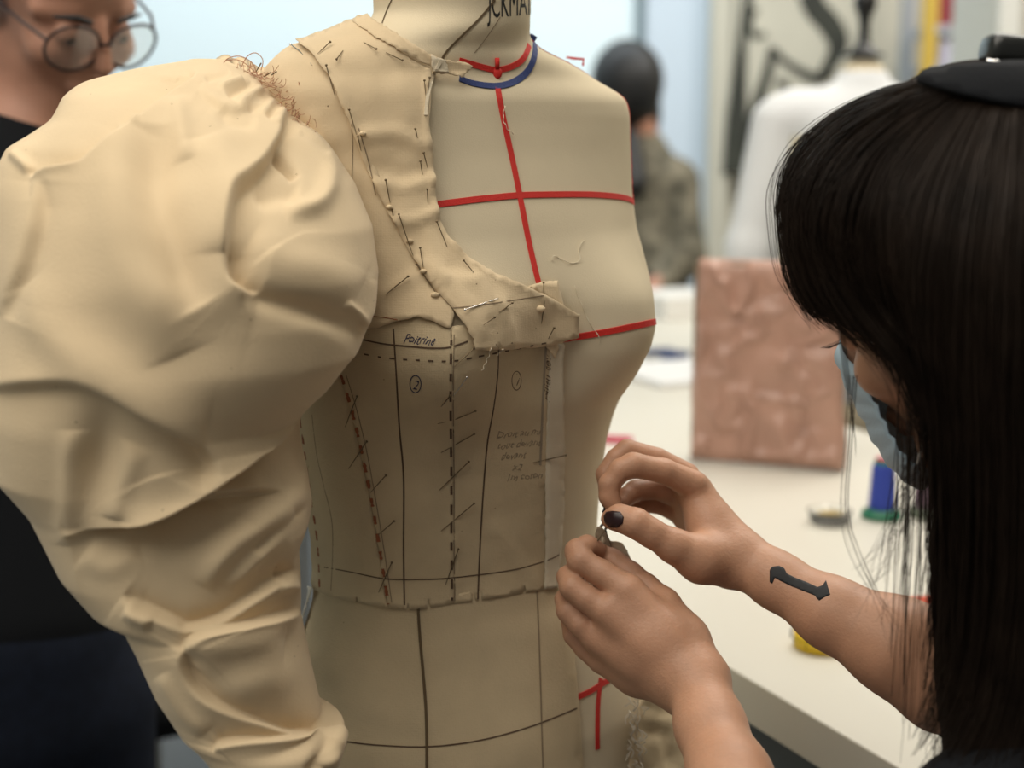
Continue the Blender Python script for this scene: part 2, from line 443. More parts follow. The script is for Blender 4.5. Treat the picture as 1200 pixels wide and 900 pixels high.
def ribbon(name, pts, width, thick, material, parent, lift=0.0002, n=None, hit=None, dash=None, wob=0.0, hits=None):
    """flat tape/line laid on the surface along pixel points; dash=(on,off) in px"""
    hit = hit or surf_hit
    n = n or max(4, int(sum(math.dist(a[:2], b[:2]) for a, b in zip(pts, pts[1:])) / (1.6 if dash else 5)))
    P = smooth_poly([p[:2] for p in pts], n); rng = random.Random(len(pts) * 7 + int(P[0, 0]))
    runs = [list(range(n))]
    if dash:
        runs = []; s = 0; cur = []
        for i in range(n):
            if i: s += math.dist(P[i], P[i - 1])
            if (s % (dash[0] + dash[1])) < dash[0]: cur.append(i)
            elif cur: runs.append(cur); cur = []
        if cur: runs.append(cur)
        runs = [r for r in runs if len(r) > 1]
    bm = bmesh.new()
    loc = [hit(*p) for p in P]
    for r in runs:
        L = [Vector(loc[i][0]) for i in r]; Nn = [Vector(loc[i][1]) for i in r]; m = len(L); rows = []
        for i in range(m):
            t = (L[min(i + 1, m - 1)] - L[max(i - 1, 0)]).normalized(); nn = sum((Nn[k] for k in range(max(0, i - 3), min(m, i + 4))), Vector()).normalized()
            s = nn.cross(t).normalized(); wv = width * (1 + wob * rng.uniform(-1, 1)) / 2
            o = L[i] + nn * lift
            rows.append([bm.verts.new(o - s * wv), bm.verts.new(o - s * wv * .9 + nn * thick), bm.verts.new(o + s * wv * .9 + nn * thick), bm.verts.new(o + s * wv)])
        for a, b in zip(rows, rows[1:]):
            for k in range(4): bm.faces.new((a[k], a[(k + 1) % 4], b[(k + 1) % 4], b[k]))
        bm.faces.new(rows[0]); bm.faces.new(list(reversed(rows[-1])))
    ob = bm_obj(name, bm, material, parent, False)
    if dash: ob['kind'] = 'stuff'
    return ob

def patch(name, poly, offset, material, parent, spacing=6.0, relief=0.0008, freq=45.0, creases=(), edge=0.0004, thick=0.0007, fray=0.6, seed=1, basis=None, add_surf=True, drape=0.0):
    """cloth piece cut to a pixel outline and laid over the form, with its own thickness, creases and slightly lifted edges"""
    rng = random.Random(seed); pts = []
    m = len(poly)
    for i in range(m):
        a, b = poly[i], poly[(i + 1) % m]; k = max(1, int(math.dist(a, b) / (spacing * .6)))
        for j in range(k):
            t = j / k; x, y = a[0] + (b[0] - a[0]) * t, a[1] + (b[1] - a[1]) * t
            if j: x += rng.uniform(-fray, fray); y += rng.uniform(-fray, fray)
            pts.append((x, y))
    nb = len(pts); bp = np.array(pts)
    x0, y0 = bp.min(0); x1, y1 = bp.max(0)
    xs = np.arange(x0 + spacing * .5, x1, spacing); ys = np.arange(y0 + spacing * .5, y1, spacing)
    nx_ = np.roll(bp, -1, 0)
    for y in ys:
        for x in xs:
            dmin = np.min(np.hypot(bp[:, 0] - x, bp[:, 1] - y))
            if dmin < spacing * .45: continue
            c = ((bp[:, 1] > y) != (nx_[:, 1] > y)) & (x < (nx_[:, 0] - bp[:, 0]) * (y - bp[:, 1]) / (nx_[:, 1] - bp[:, 1] + 1e-9) + bp[:, 0])
            if c.sum() % 2: pts.append((x + rng.uniform(-.12, .12) * spacing, y + rng.uniform(-.12, .12) * spacing))
    vv, _, ff, _, _, _ = delaunay_2d_cdt([Vector(p) for p in pts], [(i, (i + 1) % nb) for i in range(nb)], [], 1, 0.01)
    V = []
    arr = np.array([list(v) for v in vv])
    for x, y in arr:
        p, n = (basis or form_pt)(x, y)
        d = offset + relief * (noise.noise(p * freq) + .5 * noise.noise(p * freq * 2.3))
        for cr in creases:
            dd, sgn = poly_dist(x, y, cr[0]); w = cr[2]
            d += cr[1] * math.exp(-(dd / w) ** 2)
        de = np.min(np.hypot(bp[:, 0] - x, bp[:, 1] - y))
        d += edge * math.exp(-(de / 4.0) ** 2) * (1 + noise.noise(p * 120))
        V.append(p + n * max(d, .0006))
    F = [tuple(f) for f in ff]
    # orient outwards
    c = sum(((V[f[1]] - V[f[0]]).cross(V[f[2]] - V[f[0]]).dot(CAM - V[f[0]]) > 0) for f in F)
    if c < len(F) / 2: F = [tuple(reversed(f)) for f in F]
    o = mesh_py(name, V, F, material, parent)
    sd = o.modifiers.new('cloth', 'SOLIDIFY'); sd.thickness = thick; sd.offset = 1.0
    if add_surf: SURF.append(BVHTree.FromPolygons([v + (CAM - v).normalized() * thick * 1.1 for v in V], F))
    return o
def poly_dist(x, y, pl):
    best = 1e9; sg = 1
    for (ax, ay), (bx, by) in zip(pl, pl[1:]):
        dx, dy = bx - ax, by - ay; L = dx * dx + dy * dy + 1e-9
        t = min(max(((x - ax) * dx + (y - ay) * dy) / L, 0), 1); ex, ey = x - ax - t * dx, y - ay - t * dy; d = math.hypot(ex, ey)
        if d < best: best = d; sg = 1 if dx * (y - ay) - dy * (x - ax) > 0 else -1
    return best, sg
def text_mesh(name, body, fn, material, parent, size=1.0, shear=0.0, extr=0.0):
    """lettering: font outline turned into a mesh, every vertex laid on the surface through fn(x,y)->(point, normal)"""
    c = bpy.data.curves.new(name, 'FONT'); c.body = body; c.size = size; c.shear = shear; c.resolution_u = 3
    o = bpy.data.objects.new(name, c); COL.objects.link(o); bpy.context.view_layer.update()
    me = bpy.data.meshes.new_from_object(o.evaluated_get(bpy.context.evaluated_depsgraph_get())); bpy.data.objects.remove(o)
    for v in me.vertices:
        p, n = fn(v.co.x, v.co.y); v.co = Vector(p) + Vector(n) * 0.00025
    ob = link(name, me, material, parent, False)
    sd = ob.modifiers.new('ink', 'SOLIDIFY'); sd.thickness = 0.00015
    return ob

form = empty('dress_form', (AX, AY, 0), 'cream linen-covered dress form with red and navy style tapes, front and centre', 'dress form')
torso = mesh_np('torso', FVf, FQ, LINEN, form)
lathe('neck_cap', (AX + SHX[-1], AY, 1.638), [(.060, 0), (.061, .006), (.055, .02), (.02, .03), (.0, .031)], mat('wood', (.25, .13, .06), .5), form)
lathe('stand_pole', (AX, AY, .05), [(.016, 0), (.016, .72)], GREY, form)
bm = bmesh.new(); add_lathe(bm, (AX, AY, .755), [(.165, 0), (.17, .008)], 40); bm_obj('bottom_plate', bm, GREY, form)
for k in range(4):
    a = k * math.pi / 2 + .5
    tube('foot', [(AX, AY, .09), (AX + .14 * math.cos(a), AY + .14 * math.sin(a), .05), (AX + .27 * math.cos(a), AY + .27 * math.sin(a), .012)], .012, GREY, form)

# seams and tapes of the form itself
def tape(name, pts, wpx, m_, **k): return ribbon(name, pts, wpx * .00068, .0006, m_, form, **k)
tape('neckline_tape', [(538,71),(552,75),(570,80),(582,82),(597,79),(610,72),(617,62),(620,53)], 7, RED)
tape('collar_tape', [(538,92),(555,98),(580,101),(600,97),(615,87),(624,73),(627,58),(625,46)], 8, BLUE)
tape('centre_front_tape', [(583,103),(590,140),(602,195),(611,240),(621,290),(631,332)], 7.5, RED)
tape('chest_tape', [(509,240),(540,236),(575,232),(608,229),(650,228),(690,228),(720,230),(736,233),(743,237)], 7.5, RED)
tape('bust_tape', [(645,400),(675,395),(705,390),(740,383),(768,377)], 7.5, RED)
tape('armhole_tape', [(729,100),(736,112),(740,130),(741,160),(741,200),(743,236)], 7, RED)
tape('shoulder_tape', [(624,48),(645,58),(668,69),(700,87),(727,102)], 3, RED)
tape('hip_tape', [(672,819),(690,811),(706,801),(716,795)], 7, RED)
tape('hip_tape', [(704,795),(701,820),(700,850),(700,878)], 7, RED)
# tape knot and loose ends
bm = bmesh.new()
p, n = form_pt(581, 86); bmesh.ops.create_icosphere(bm, subdivisions=2, radius=.0048, matrix=Matrix.Translation(p + n * .0004) @ Matrix.Diagonal((1, .35, 1.0, 1)))
p2, n2 = form_pt(581, 74); add_box(bm, p2 + n2 * .002, (.0035, .002, .008))
bm_obj('tape_knot', bm, RED, form, True)
ribbon('tape_end', [(668,69),(684,71)], .0004, .0008, RED, form, hit=lambda x, y: (at(x, y, 1.24), Vector((0, -1, 0))))
tube('tape_end', [at(664, 67, 1.245), at(672, 68, 1.243), at(684, 69, 1.24), at(683, 77, 1.24)], .0009, RED, form)
tube('tape_end', [at(620, 44, 1.17), at(623, 42, 1.16), at(627, 44, 1.16), at(624, 48, 1.16)], .0018, BLUE, form)
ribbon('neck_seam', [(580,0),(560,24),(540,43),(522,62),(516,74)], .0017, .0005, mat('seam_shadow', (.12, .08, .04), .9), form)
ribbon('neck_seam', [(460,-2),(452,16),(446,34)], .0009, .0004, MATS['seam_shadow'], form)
ribbon('neck_seam', [(586,20),(570,44),(556,62)], .0005, .0002, PENCIL_L, form)

# lettering on the neck (letters run off under the top edge of the picture)
text_mesh('neck_lettering', 'JCKMAN', lambda x, y: form_pt(572 + x * 15.0, 21 - y * 46 - x * 1.2), mat('black_ink', (.01, .01, .01), .6), form, 1.0)
# ------------------------------------------------------------------ half-bodice toile pinned on the form
gar = empty('pinned_bodice', (AX - .05, AY - .08, 1.0), 'half-made calico bodice with a puffed sleeve, pinned and basted on the dress form', 'garment')
skirt = patch('skirt_toile', [(345,742),(352,715),(370,685),(420,694),(500,700),(570,690),(655,675),(660,700),(669,760),(676,830),(682,915),(330,930),(250,900)], .0022, CALICO2, None, spacing=9, relief=.0008, freq=25, fray=.4, seed=3,
    creases=[([(400,840),(450,860),(495,870)], -.0012, 14), ([(350,770),(400,790)], .002, 16)])
tag(skirt, 'plain cream calico skirt piece covering the hips below the bodice hem', 'garment')
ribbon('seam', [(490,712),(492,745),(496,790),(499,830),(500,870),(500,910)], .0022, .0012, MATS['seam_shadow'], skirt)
ribbon('hip_line', [(398,868),(440,873),(500,875),(560,868),(620,852),(676,830)], .0011, .0002, PENCIL, skirt)
ribbon('seam', [(629,690),(632,760),(634,830),(636,900)], .0012, .0004, PENCIL_L, skirt)

patch('skirt_side_edge', [(366,690),(377,688),(362,735),(354,772),(346,770),(343,742)], .0075, mat('pale_cloth_edge', (.74,.70,.60), .9, weave=.2), skirt, seed=31, spacing=4, relief=.0004)
patch('back_drape', [(742,812),(762,808),(780,822),(790,850),(796,905),(722,905),(726,860),(732,830)], .012, CALICO2, skirt, seed=32, spacing=6, relief=.002, creases=[([(742,830),(775,835)], -.003, 6), ([(745,856),(765,858),(770,900)], -.003, 7)])
fr = random.Random(8); fp = []
for k in range(46):
    x, y = 729 + fr.uniform(-6, 8) - (k % 9) * .3, 812 + fr.uniform(0, 84)
    q_, n_ = form_pt(x, y); q2, _ = form_pt(x + fr.uniform(-7, 7), y + fr.uniform(4, 16)); mid_ = (q_ + q2) / 2 + n_ * fr.uniform(.003, .008) + Vector((fr.uniform(-.003, .003), 0, 0))
    c_ = smooth_poly([tuple(q_ + n_ * .012), tuple(mid_ + n_ * .010), tuple(q2 + n_ * .013)], 9); fp.append(tube_arrays(c_, .0004, 4))
V, F = join_arrays(fp); tag(mesh_np('frayed_threads', V, F, mat('fray', (.62, .58, .50), .9), skirt), kind='stuff')

p_side = patch('side_panel', [(352,480),(400,436),(408,455),(420,500),(432,560),(443,620),(452,680),(457,711),(424,705),(421,697),(421,705),(390,698),(374,690),(366,640),(356,560)], .0032, CALICO2, gar, seed=5, relief=.0009,
    creases=[([(352,485),(360,540),(371,620),(374,690)], .0016, 5)])
p_two = patch('panel_two', [(395,384),(430,380),(500,372),(528,384),(529,450),(530,550),(531,640),(531,706),(505,711),(502,699),(501,711),(495,712),(480,713),(479,704),(478,713),(457,711),(452,680),(443,620),(432,560),(420,500),(408,455),(397,430)], .0030, CALICO2, gar, seed=6, relief=.0008,
    creases=[([(529,390),(529,470),(529,560),(529,700)], .0012, 6), ([(400,440),(420,500),(443,620),(456,705)], .0012, 5)])
p_one = patch('panel_one', [(528,384),(560,380),(620,380),(642,398),(657,400),(656,500),(655,600),(651,654),(650,687),(613,694),(611,684),(610,694),(600,696),(563,702),(560,690),(559,703),(556,703),(552,692),(552,704),(531,706),(531,640),(530,550),(529,450)], .0030, CALICO2, gar, seed=7, relief=.0008,
    creases=[([(529,390),(529,560),(529,700)], .0012, 6), ([(638,405),(634,470),(632,560)], .0022, 5), ([(580,620),(620,680)], .0016, 9)])
p_edge = patch('centre_front_allowance', [(640,400),(658,402),(657,500),(655,600),(652,652),(649,688),(633,690),(634,640),(634,560),(637,470)], .0046, mat('calico_pale', (.66, .57, .42), .9, var=.05, weave=.3, bump=.2, bscale=500), gar, seed=8, relief=.0004)
p_sh = patch('shoulder_panel', [(300,78),(335,66),(362,55),(384,76),(404,108),(422,150),(437,195),(452,226),(470,260),(490,298),(510,330),(526,356),(531,372),(527,387),(508,378),(492,373),(470,377),(445,384),(425,384),(395,392),(380,330),(335,200),(312,150),(302,110)], .0048, CALICO, gar, seed=9, relief=.0014, freq=30,
    creases=[([(395,180),(430,190),(470,170)], -.0012, 12), ([(452,345),(500,320),(520,300)], .002, 8), ([(440,300),(446,360)], .0014, 8), ([(372,140),(395,230),(405,300)], .0014, 9)])
p_cf = patch('centre_yoke', [(352,60),(372,50),(400,38),(424,30),(436,36),(456,58),(480,72),(500,84),(500,110),(497,150),(503,190),(507,235),(513,262),(524,283),(545,306),(575,325),(600,336),(640,351),(674,368),(675,394),(640,402),(600,406),(551,410),(549,398),(541,382),(528,364),(514,348),(500,330),(478,296),(458,258),(440,224),(425,191),(410,147),(392,107),(372,76)], .0066, CALICO, gar, seed=10, relief=.0016, freq=28, edge=.0003,
    creases=[([(425,160),(460,158),(490,172)], .0028, 9), ([(437,200),(470,207),(500,200)], -.0022, 11), ([(440,216),(470,222),(503,214)], .002, 7),
             ([(455,262),(485,262),(512,250)], .003, 7), ([(500,275),(505,300),(520,330)], .002, 7), ([(492,312),(520,330),(548,334)], .0024, 8), ([(506,330),(540,350),(560,390)], .002, 8),
             ([(580,358),(588,380),(592,405)], .0028, 6), ([(556,330),(562,350),(566,370)], .0018, 6), ([(352,62),(395,110),(412,150)], .0022, 6), ([(500,90),(497,150),(505,220),(530,290),(600,336),(674,368)], .0022, 4), ([(380,70),(430,90),(470,130)], .0016, 22)])
patch('yoke_tab', [(612,338),(630,332),(650,330),(654,345),(658,362),(640,352)], .0042, CALICO, gar, seed=11, spacing=5)
patch('neck_facing', [(417,36),(424,30),(435,28),(444,36),(470,51),(493,63),(517,70),(538,72),(547,78),(538,97),(522,93),(503,90),(500,79),(491,76),(482,70),(466,64),(456,60),(440,54),(428,45)], .0075, CALICO, gar, seed=12, spacing=4, fray=1.2, relief=.0005, freq=60, edge=.0003)
patch('neck_facing_overlap', [(500,66),(516,70),(520,92),(503,90),(500,80)], .0088, MATS['calico_pale'], gar, seed=14, spacing=4, fray=.6, relief=.0002, edge=.0002)
ribbon('twill_strip', [(516,72),(510,84),(505,97),(501,115),(499,135)], .0028, .0006, MATS['calico_pale'], gar)
patch('torn_corner', [(630,400),(648,399),(650,407),(645,417),(638,408)], .0055, CALICO, gar, seed=13, spacing=4)
def gl(name, pts, w=.0010, m_=PENCIL, **k): return ribbon(name, pts, w, .00015, m_, gar, **k)
gl('pencil_line', [(461,385),(464,430),(468,500),(473,560),(473,640),(474,709)], .0014)
gl('pencil_line', [(584,408),(583,440),(578,480),(571,520),(566,580),(562,650),(560,702)], .0014)
gl('pencil_line', [(366,486),(371,530),(380,570),(389,610),(390,650),(388,692)], .0008, PENCIL_L)
gl('pencil_line', [(425,398),(450,403),(480,406),(505,408),(527,407),(548,400)], .0012)
gl('pencil_line', [(377,664),(410,670),(450,678),(490,679),(530,677),(600,668),(640,657),(655,650)], .0009)
gl('basting_stitch', [(412,412),(450,419),(490,422),(530,423),(570,416),(610,408),(640,402)], .0012, dash=(7, 8))
gl('basting_stitch', [(529,392),(528,470),(529,560),(529,640),(530,704)], .0018, dash=(13, 9))
gl('seam_fold', [(532,392),(531,470),(532,560),(532,640),(533,704)], .0007, PENCIL_L)
ribbon('basting_stitch', [(400,440),(412,480),(424,530),(436,590),(446,650),(455,708)], .0022, .0004, RUST, gar, dash=(12, 9), wob=.4)
gl('seam_fold', [(406,440),(418,480),(430,530),(441,590),(451,650),(459,706)], .0007, PENCIL_L)
ribbon('basting_stitch', [(352,490),(359,540),(366,590),(373,640),(375,688)], .0026, .0005, RUST, gar, dash=(12, 7), wob=.4)
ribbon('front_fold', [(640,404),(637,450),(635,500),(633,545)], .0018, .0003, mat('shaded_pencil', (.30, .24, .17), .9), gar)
gl('pencil_line', [(440,228),(432,190),(420,150)], .0008, PENCIL_L)
gl('pencil_line', [(412,145),(413,180),(412,228)], .0007, PENCIL_L)
gl('pencil_line', [(530,361),(560,358),(600,352),(640,346)], .0007, PENCIL_L)
gl('basting_stitch', [(428,370),(450,372),(470,376)], .0006, RUST)
PINS = [(421,463,405,500),(431,516,409,549),(453,555,434,577),(463,609,443,627),(460,658,444,694),(528,461,517,476),(555,479,513,496),(554,506,517,530),(548,539,515,574),(554,589,517,622),(535,642,522,685),
 (545,440,519,474),(553,408,532,430),(467,254,484,300),(492,292,496,314),(489,312,514,348),(479,325,452,345),(510,260,524,290),(542,307,555,320),(544,364,584,350),(596,356,584,366),(576,372,566,381),(634,332,634,379),(647,384,642,397),
 (388,53,372,64),(381,80,392,111),(408,130,418,158),(420,160,423,177),(485,153,489,162),(495,178,501,197),(491,189,495,205),(499,221,501,238),(451,213,457,238),(498,97,499,112),(504,94,501,111),(459,246,461,260),(660,532,624,542),(343,56,366,77),
 (395,72,402,60),(440,60,426,50),(470,72,452,62)]
def make_pin(x1, y1, x2, y2, parent, m_=STEEL, r=.00042, head=True):
    a, na = surf_hit(x1, y1); b, nb = surf_hit(x2, y2); mid, nm = surf_hit((x1 + x2) / 2, (y1 + y2) / 2)
    a = a + na * .0030; b = b + nb * .0006
    m = (a + b) / 2; m = m + nm * max(0.0, (mid - m).dot(nm) + .0006)
    V, F = tube_arrays([tuple(a), tuple(m), tuple(b)], [r, r, r * .5], 6); parts = [(V, F)]
    if head:
        c = np.array(a); t = np.array((a - m).normalized()) * .0009
        V2, F2 = tube_arrays([c - t, c - t * .4, c + t * .5, c + t], [.0002, r * 2.3, r * 2.3, .0002], 6); parts.append((V2, F2))
    V, F = join_arrays(parts)
    return mesh_np('pin', V, F, m_, parent)
for i, q in enumerate(PINS):
    o = make_pin(*q, gar, SHINY if i in (19, 11, 37) else STEEL)
# handwriting
def hw(body, x0, y0, sx, ang, m_=PENCIL_L, sy=None):
    ca, sa = math.cos(ang), math.sin(ang); sy = sy or sx
    text_mesh('handwriting', body, lambda x, y: surf_hit(x0 + x * sx * ca + y * sy * sa, y0 + x * sx * sa - y * sy * ca + .9 * math.sin(x * 5 + x0) + .5 * math.sin(x * 13)), m_, gar, 1.0, .5)
hw('Poitrine', 472, 401, 11.5, .10, PENBLUE, 15)
hw('2', 483, 456, 12, 0, PENBLUE, 16); hw('1', 602, 453, 11, 0, PENCIL, 16)
for (cx, cy, rx, ry, m_) in [(487,450,6.5,10,PENBLUE), (605,446,5.5,11,PENCIL)]:
    ribbon('circled_mark', [(cx + rx * math.cos(t), cy + ry * math.sin(t)) for t in np.linspace(0, 2 * math.pi, 17)], .0007, .0002, m_, gar, n=34)
hw('milieu dev', 644, 472, 13, -math.pi / 2 + .03, PENCIL, 11)
for k, (s, x, wd) in enumerate([('Droit au mil', 581, 11), ('tout devant', 582, 11), ('devant', 586, 11), ('x2', 600, 11), ('1m coton', 592, 11)]):
    hw(s, x, 514 + k * 12.5, wd, -.10, mat('faint_pencil', (.30, .24, .16), .9), 11)
# padded knot and loose threads
bm = bmesh.new()
for (x, y, r) in [(632.5,362,.0034),(480,283,.0024),(496,318,.0022),(510,346,.0028),(425,157,.0022),(456,243,.0022)]:
    p, n = surf_hit(x, y); bmesh.ops.create_icosphere(bm, subdivisions=2, radius=r, matrix=Matrix.Translation(p + n * .0006) @ Matrix.Diagonal((1.2, .8, .8, 1)))
tag(bm_obj('cloth_pucker', bm, CALICO, gar, True), kind='stuff')
def loose(name, pts, lift, r, m_, parent, n=24):
    P = smooth_poly(pts, n); out = []
    for i, (x, y) in enumerate(P[:, :2]):
        p, nn = surf_hit(x, y); out.append(p + nn * (lift + .0008 * math.sin(i)))
    return tube(name, out, r, m_, parent, 5)
loose('loose_thread', [(645,305),(650,300),(665,308),(678,306),(678,290),(684,282)], .001, .0003, THREAD, form)
loose('loose_thread', [(672,335),(680,355),(690,378),(700,392),(703,402)], .001, .0003, THREAD, form)
loose('loose_thread', [(590,125),(588,138),(592,150),(600,158)], .002, .0003, THREAD, form)
loose('loose_thread', [(573,408),(570,418),(563,433)], .002, .0004, THREAD, gar)
loose('loose_thread', [(587,408),(580,416)], .002, .0003, THREAD, gar)

# ------------------------------------------------------------------ the puffed sleeve
SL = [(70,232),(74,212),(79,168),(86,140),(95,103),(104,90),(115,79),(128,74),(141,67),(158,42),(172,18),(190,10),(215,6),(290,3),(340,7),(380,4),(420,1),(470,-4),(545,0),(590,39),(660,75),(700,112),(712,147),(726,153),(745,163),(800,186),(845,214),(870,240),(900,260),(940,270)]
SR = [(70,262),(74,272),(79,282),(86,298),(95,308),(115,322),(140,352),(158,376),(175,390),(215,419),(265,440),(320,446),(365,440),(410,420),(450,388),(480,358),(500,352),(520,353),(560,364),(595,369),(620,364),(650,352),(690,353),(730,351),(790,364),(845,377),(852,402),(870,402),(900,396),(940,392)]
SD = [(70,.006),(74,.03),(80,.05),(95,.072),(120,.092),(160,.112),(220,.130),(320,.138),(420,.128),(500,.108),(580,.092),(660,.082),(740,.072),(820,.064),(900,.06),(940,.055)]   # half depth in metres
SCY = [(70,1.10),(140,1.045),(250,1.01),(400,.995),(600,.99),(800,.985),(940,.98)]    # centre depth
NR, NC = 560, 440
py = np.linspace(70.2, 938, NR)
SX = [np.interp(py, *zip(*l)) for l in (SL, SR)]
def smn(a, n): 
    k = np.hanning(n + 2)[1:-1]; k /= k.sum(); return np.convolve(np.pad(a, n // 2, mode='edge'), k, 'valid')
SX = [smn(a, 9) for a in SX]
hd = smn(np.interp(py, *zip(*SD)), 31); cyD = smn(np.interp(py, *zip(*SCY)), 41)
th = np.linspace(0, 2 * np.pi, NC, endpoint=False)
def superc(t, n=2.0):
    c, s = np.cos(t), np.sin(t); return np.sign(c) * np.abs(c) ** (2 / n), np.sign(s) * np.abs(s) ** (2 / n)
cx_, cy_ = superc(th, 2.15)
Dm = cyD
midx = (SX[0] + SX[1]) / 2; hw_ = (SX[1] - SX[0]) / 2
# a row lies in the plane of its ray: x from the outline, depth from the half depth
PX0 = midx[:, None] + hw_[:, None] * cx_[None, :]
W = np.zeros((NR, NC, 3))
fw = np.array(FW); up = np.array(UP)
row_up = -(py - 450) / FPX * Dm
cen = np.array(CAM)[None] + Dm[:, None] * fw[None] + row_up[:, None] * up[None]
dirY = np.array([0, 1.0, 0])
W[:, :, 0] = (midx[:, None] - 600) / FPX * Dm[:, None] + hw_[:, None] / FPX * Dm[:, None] * cx_[None] * .985
W[:, :, 1] = cen[:, 1:2] + hd[:, None] * cy_[None]
W[:, :, 2] = cen[:, 2:3]
def normals(W):
    du = np.roll(W, -1, 1) - np.roll(W, 1, 1); dv = np.gradient(W, axis=0)
    n = np.cross(du, dv); return n / (np.linalg.norm(n, axis=2)[..., None] + 1e-12)
Nn = normals(W)
cen3 = W.mean(1, keepdims=True)
if ((W - cen3) * Nn).sum() < 0: Nn = -Nn
def pxy(W):
    v = W - np.array(CAM); d = v @ fw
    return 600 + FPX * v[..., 0] / d, 450 - FPX * (v @ up) / d
PXg, PYg = pxy(W)
face = np.clip(-(Nn * ((W - np.array(CAM)) / np.linalg.norm(W - np.array(CAM), axis=2)[..., None])).sum(2), 0, 1)
def pdist(pl, X=None, Y=None):
    X = PXg if X is None else X; Y = PYg if Y is None else Y
    P = smooth_poly(pl, max(8, len(pl) * 6)); best = np.full(X.shape, 1e9); sg = np.ones(X.shape); tt = np.zeros(X.shape); m = len(P) - 1
    for i in range(m):
        a, b = P[i], P[i + 1]; d = b - a; L = d @ d + 1e-9
        t = np.clip(((X - a[0]) * d[0] + (Y - a[1]) * d[1]) / L, 0, 1)
        ex, ey = X - a[0] - t * d[0], Y - a[1] - t * d[1]; q = np.hypot(ex, ey); c = q < best
        best = np.where(c, q, best); sg = np.where(c, np.sign(d[0] * (Y - a[1]) - d[1] * (X - a[0]) + 1e-9), sg); tt = np.where(c, (i + t) / m, tt)
    return best, sg, tt
disp = np.zeros((NR, NC))
def taper(t, e=.18):
    return np.clip(np.minimum(t, 1 - t) / e, 0.0, 1) if e else 1.0
def step(pl, a_pos, w_pos, a_neg, w_neg, e=.2, soft=2.0):
    """overlap: right-hand side of the walk (in image) is lifted a_pos, the other side sunk a_neg"""
    global disp
    d, s, t = pdist(pl); k = .5 + .5 * np.tanh(d * s / soft)
    prof = k * a_pos * np.exp(-np.maximum(d * s, 0) / w_pos) + (1 - k) * a_neg * np.exp(-np.maximum(-d * s, 0) / w_neg)
    tp = taper(t, e) ** .8; disp += prof * tp * np.where(d > 160, 0, 1)
def ridge(pl, a, w_, e=.25):
    global disp
    d, s, t = pdist(pl); disp += a * np.exp(-(d / w_) ** 2) * (1 - (1 - taper(t, e)) ** 2)
def blob(x, y, rx, ry, a, ang=0):
    global disp
    c, s = math.cos(ang), math.sin(ang); X = (PXg - x) * c + (PYg - y) * s; Y = -(PXg - x) * s + (PYg - y) * c
    disp += a * np.exp(-(X / rx) ** 2 - (Y / ry) ** 2)
mm = .001
# big overhang under the puff
step([(462,330),(446,372),(420,415),(385,452),(352,485),(300,530),(245,572),(205,598),(170,611),(146,616),(112,622),(80,628)], 14*mm, 34, -26*mm, 44, e=.20, soft=1.3)
# upper fold from the gathers to the far side
step([(206,76),(226,88),(214,100),(198,110),(180,124),(162,139),(150,150),(134,164),(118,178),(104,190),(89,198),(60,202),(34,206)], -10*mm, 26, 9*mm, 26, e=.10, soft=2.5)
ridge([(136,146),(148,146),(162,140)], 5*mm, 6); ridge([(96,192),(80,199),(40,203)], 4*mm, 6)
ridge([(12,178),(26,190),(36,200)], 6*mm, 6)
step([(50,215),(46,245),(39,276),(28,310),(16,339),(4,372)], 5*mm, 36, -6*mm, 24, e=.15, soft=5)
# gathers
step([(318,108),(302,124),(282,131),(262,128),(244,118),(232,110)], 5*mm, 16, -4*mm, 18, soft=2.5)
for gx, gy, tx, ty, am in [(284,92,256,108,5),(296,98,266,118,-5),(306,104,278,126,5),(312,110,290,130,-5),(320,116,306,136,5),(326,122,314,142,-4),(332,128,322,150,5),(270,86,240,98,-4)]:
    ridge([(gx, gy), ((gx + tx) / 2, (gy + ty) / 2), (tx, ty)], am*mm, 4.5)
ridge([(206,118),(212,150),(216,190)], 4*mm, 12)
ridge([(262,128),(268,140),(300,146)], -4*mm, 8)
# long soft ridge and valley down the middle
ridge([(156,152),(140,220),(150,300),(180,360),(206,420)], 8*mm, 34)
ridge([(176,150),(180,219),(196,271),(212,320),(235,360)], -9*mm, 26)
ridge([(240,160),(262,220),(258,300)], 5*mm, 26)
# flap falling from the sleeve head
step([(338,122),(333,145),(328,162),(312,190),(296,206),(276,228),(268,262),(266,300),(270,325),(285,338),(305,344)], 8*mm, 30, -11*mm, 24, e=.12, soft=3)
ridge([(327,170),(334,184),(343,196),(349,206)], -9*mm, 5)
ridge([(340,150),(356,156),(376,172),(388,195),(384,222),(368,240),(335,246)], 7*mm, 11)
ridge([(352,155),(368,168),(384,182)], -3*mm, 4)
ridge([(300,225),(330,222),(352,226)], -5*mm, 14)
ridge([(290,290),(330,310),(380,320),(420,340)], 6*mm, 30)
ridge([(283,342),(320,352),(365,364),(402,378),(428,388)], -7*mm, 13)
ridge([(400,356),(415,366),(427,382)], 4*mm, 5); ridge([(438,328),(434,352),(426,384)], 3*mm, 6)
ridge([(20,335),(70,395),(110,432),(170,475),(240,500)], 7*mm, 30)
blob(240, 400, 60, 40, -4*mm)
# lower left of the puff
step([(-20,458),(40,452),(90,452),(125,464),(160,482),(195,500),(222,515),(238,532),(242,552),(232,574)], -7*mm, 34, 6*mm, 26, e=.06, soft=5)
blob(115, 540, 26, 60, -9*mm, .15); ridge([(84,505),(82,560),(78,640)], 4*mm, 14); ridge([(158,520),(140,575),(138,605)], 5*mm, 16)
blob(190, 545, 40, 34, 6*mm)
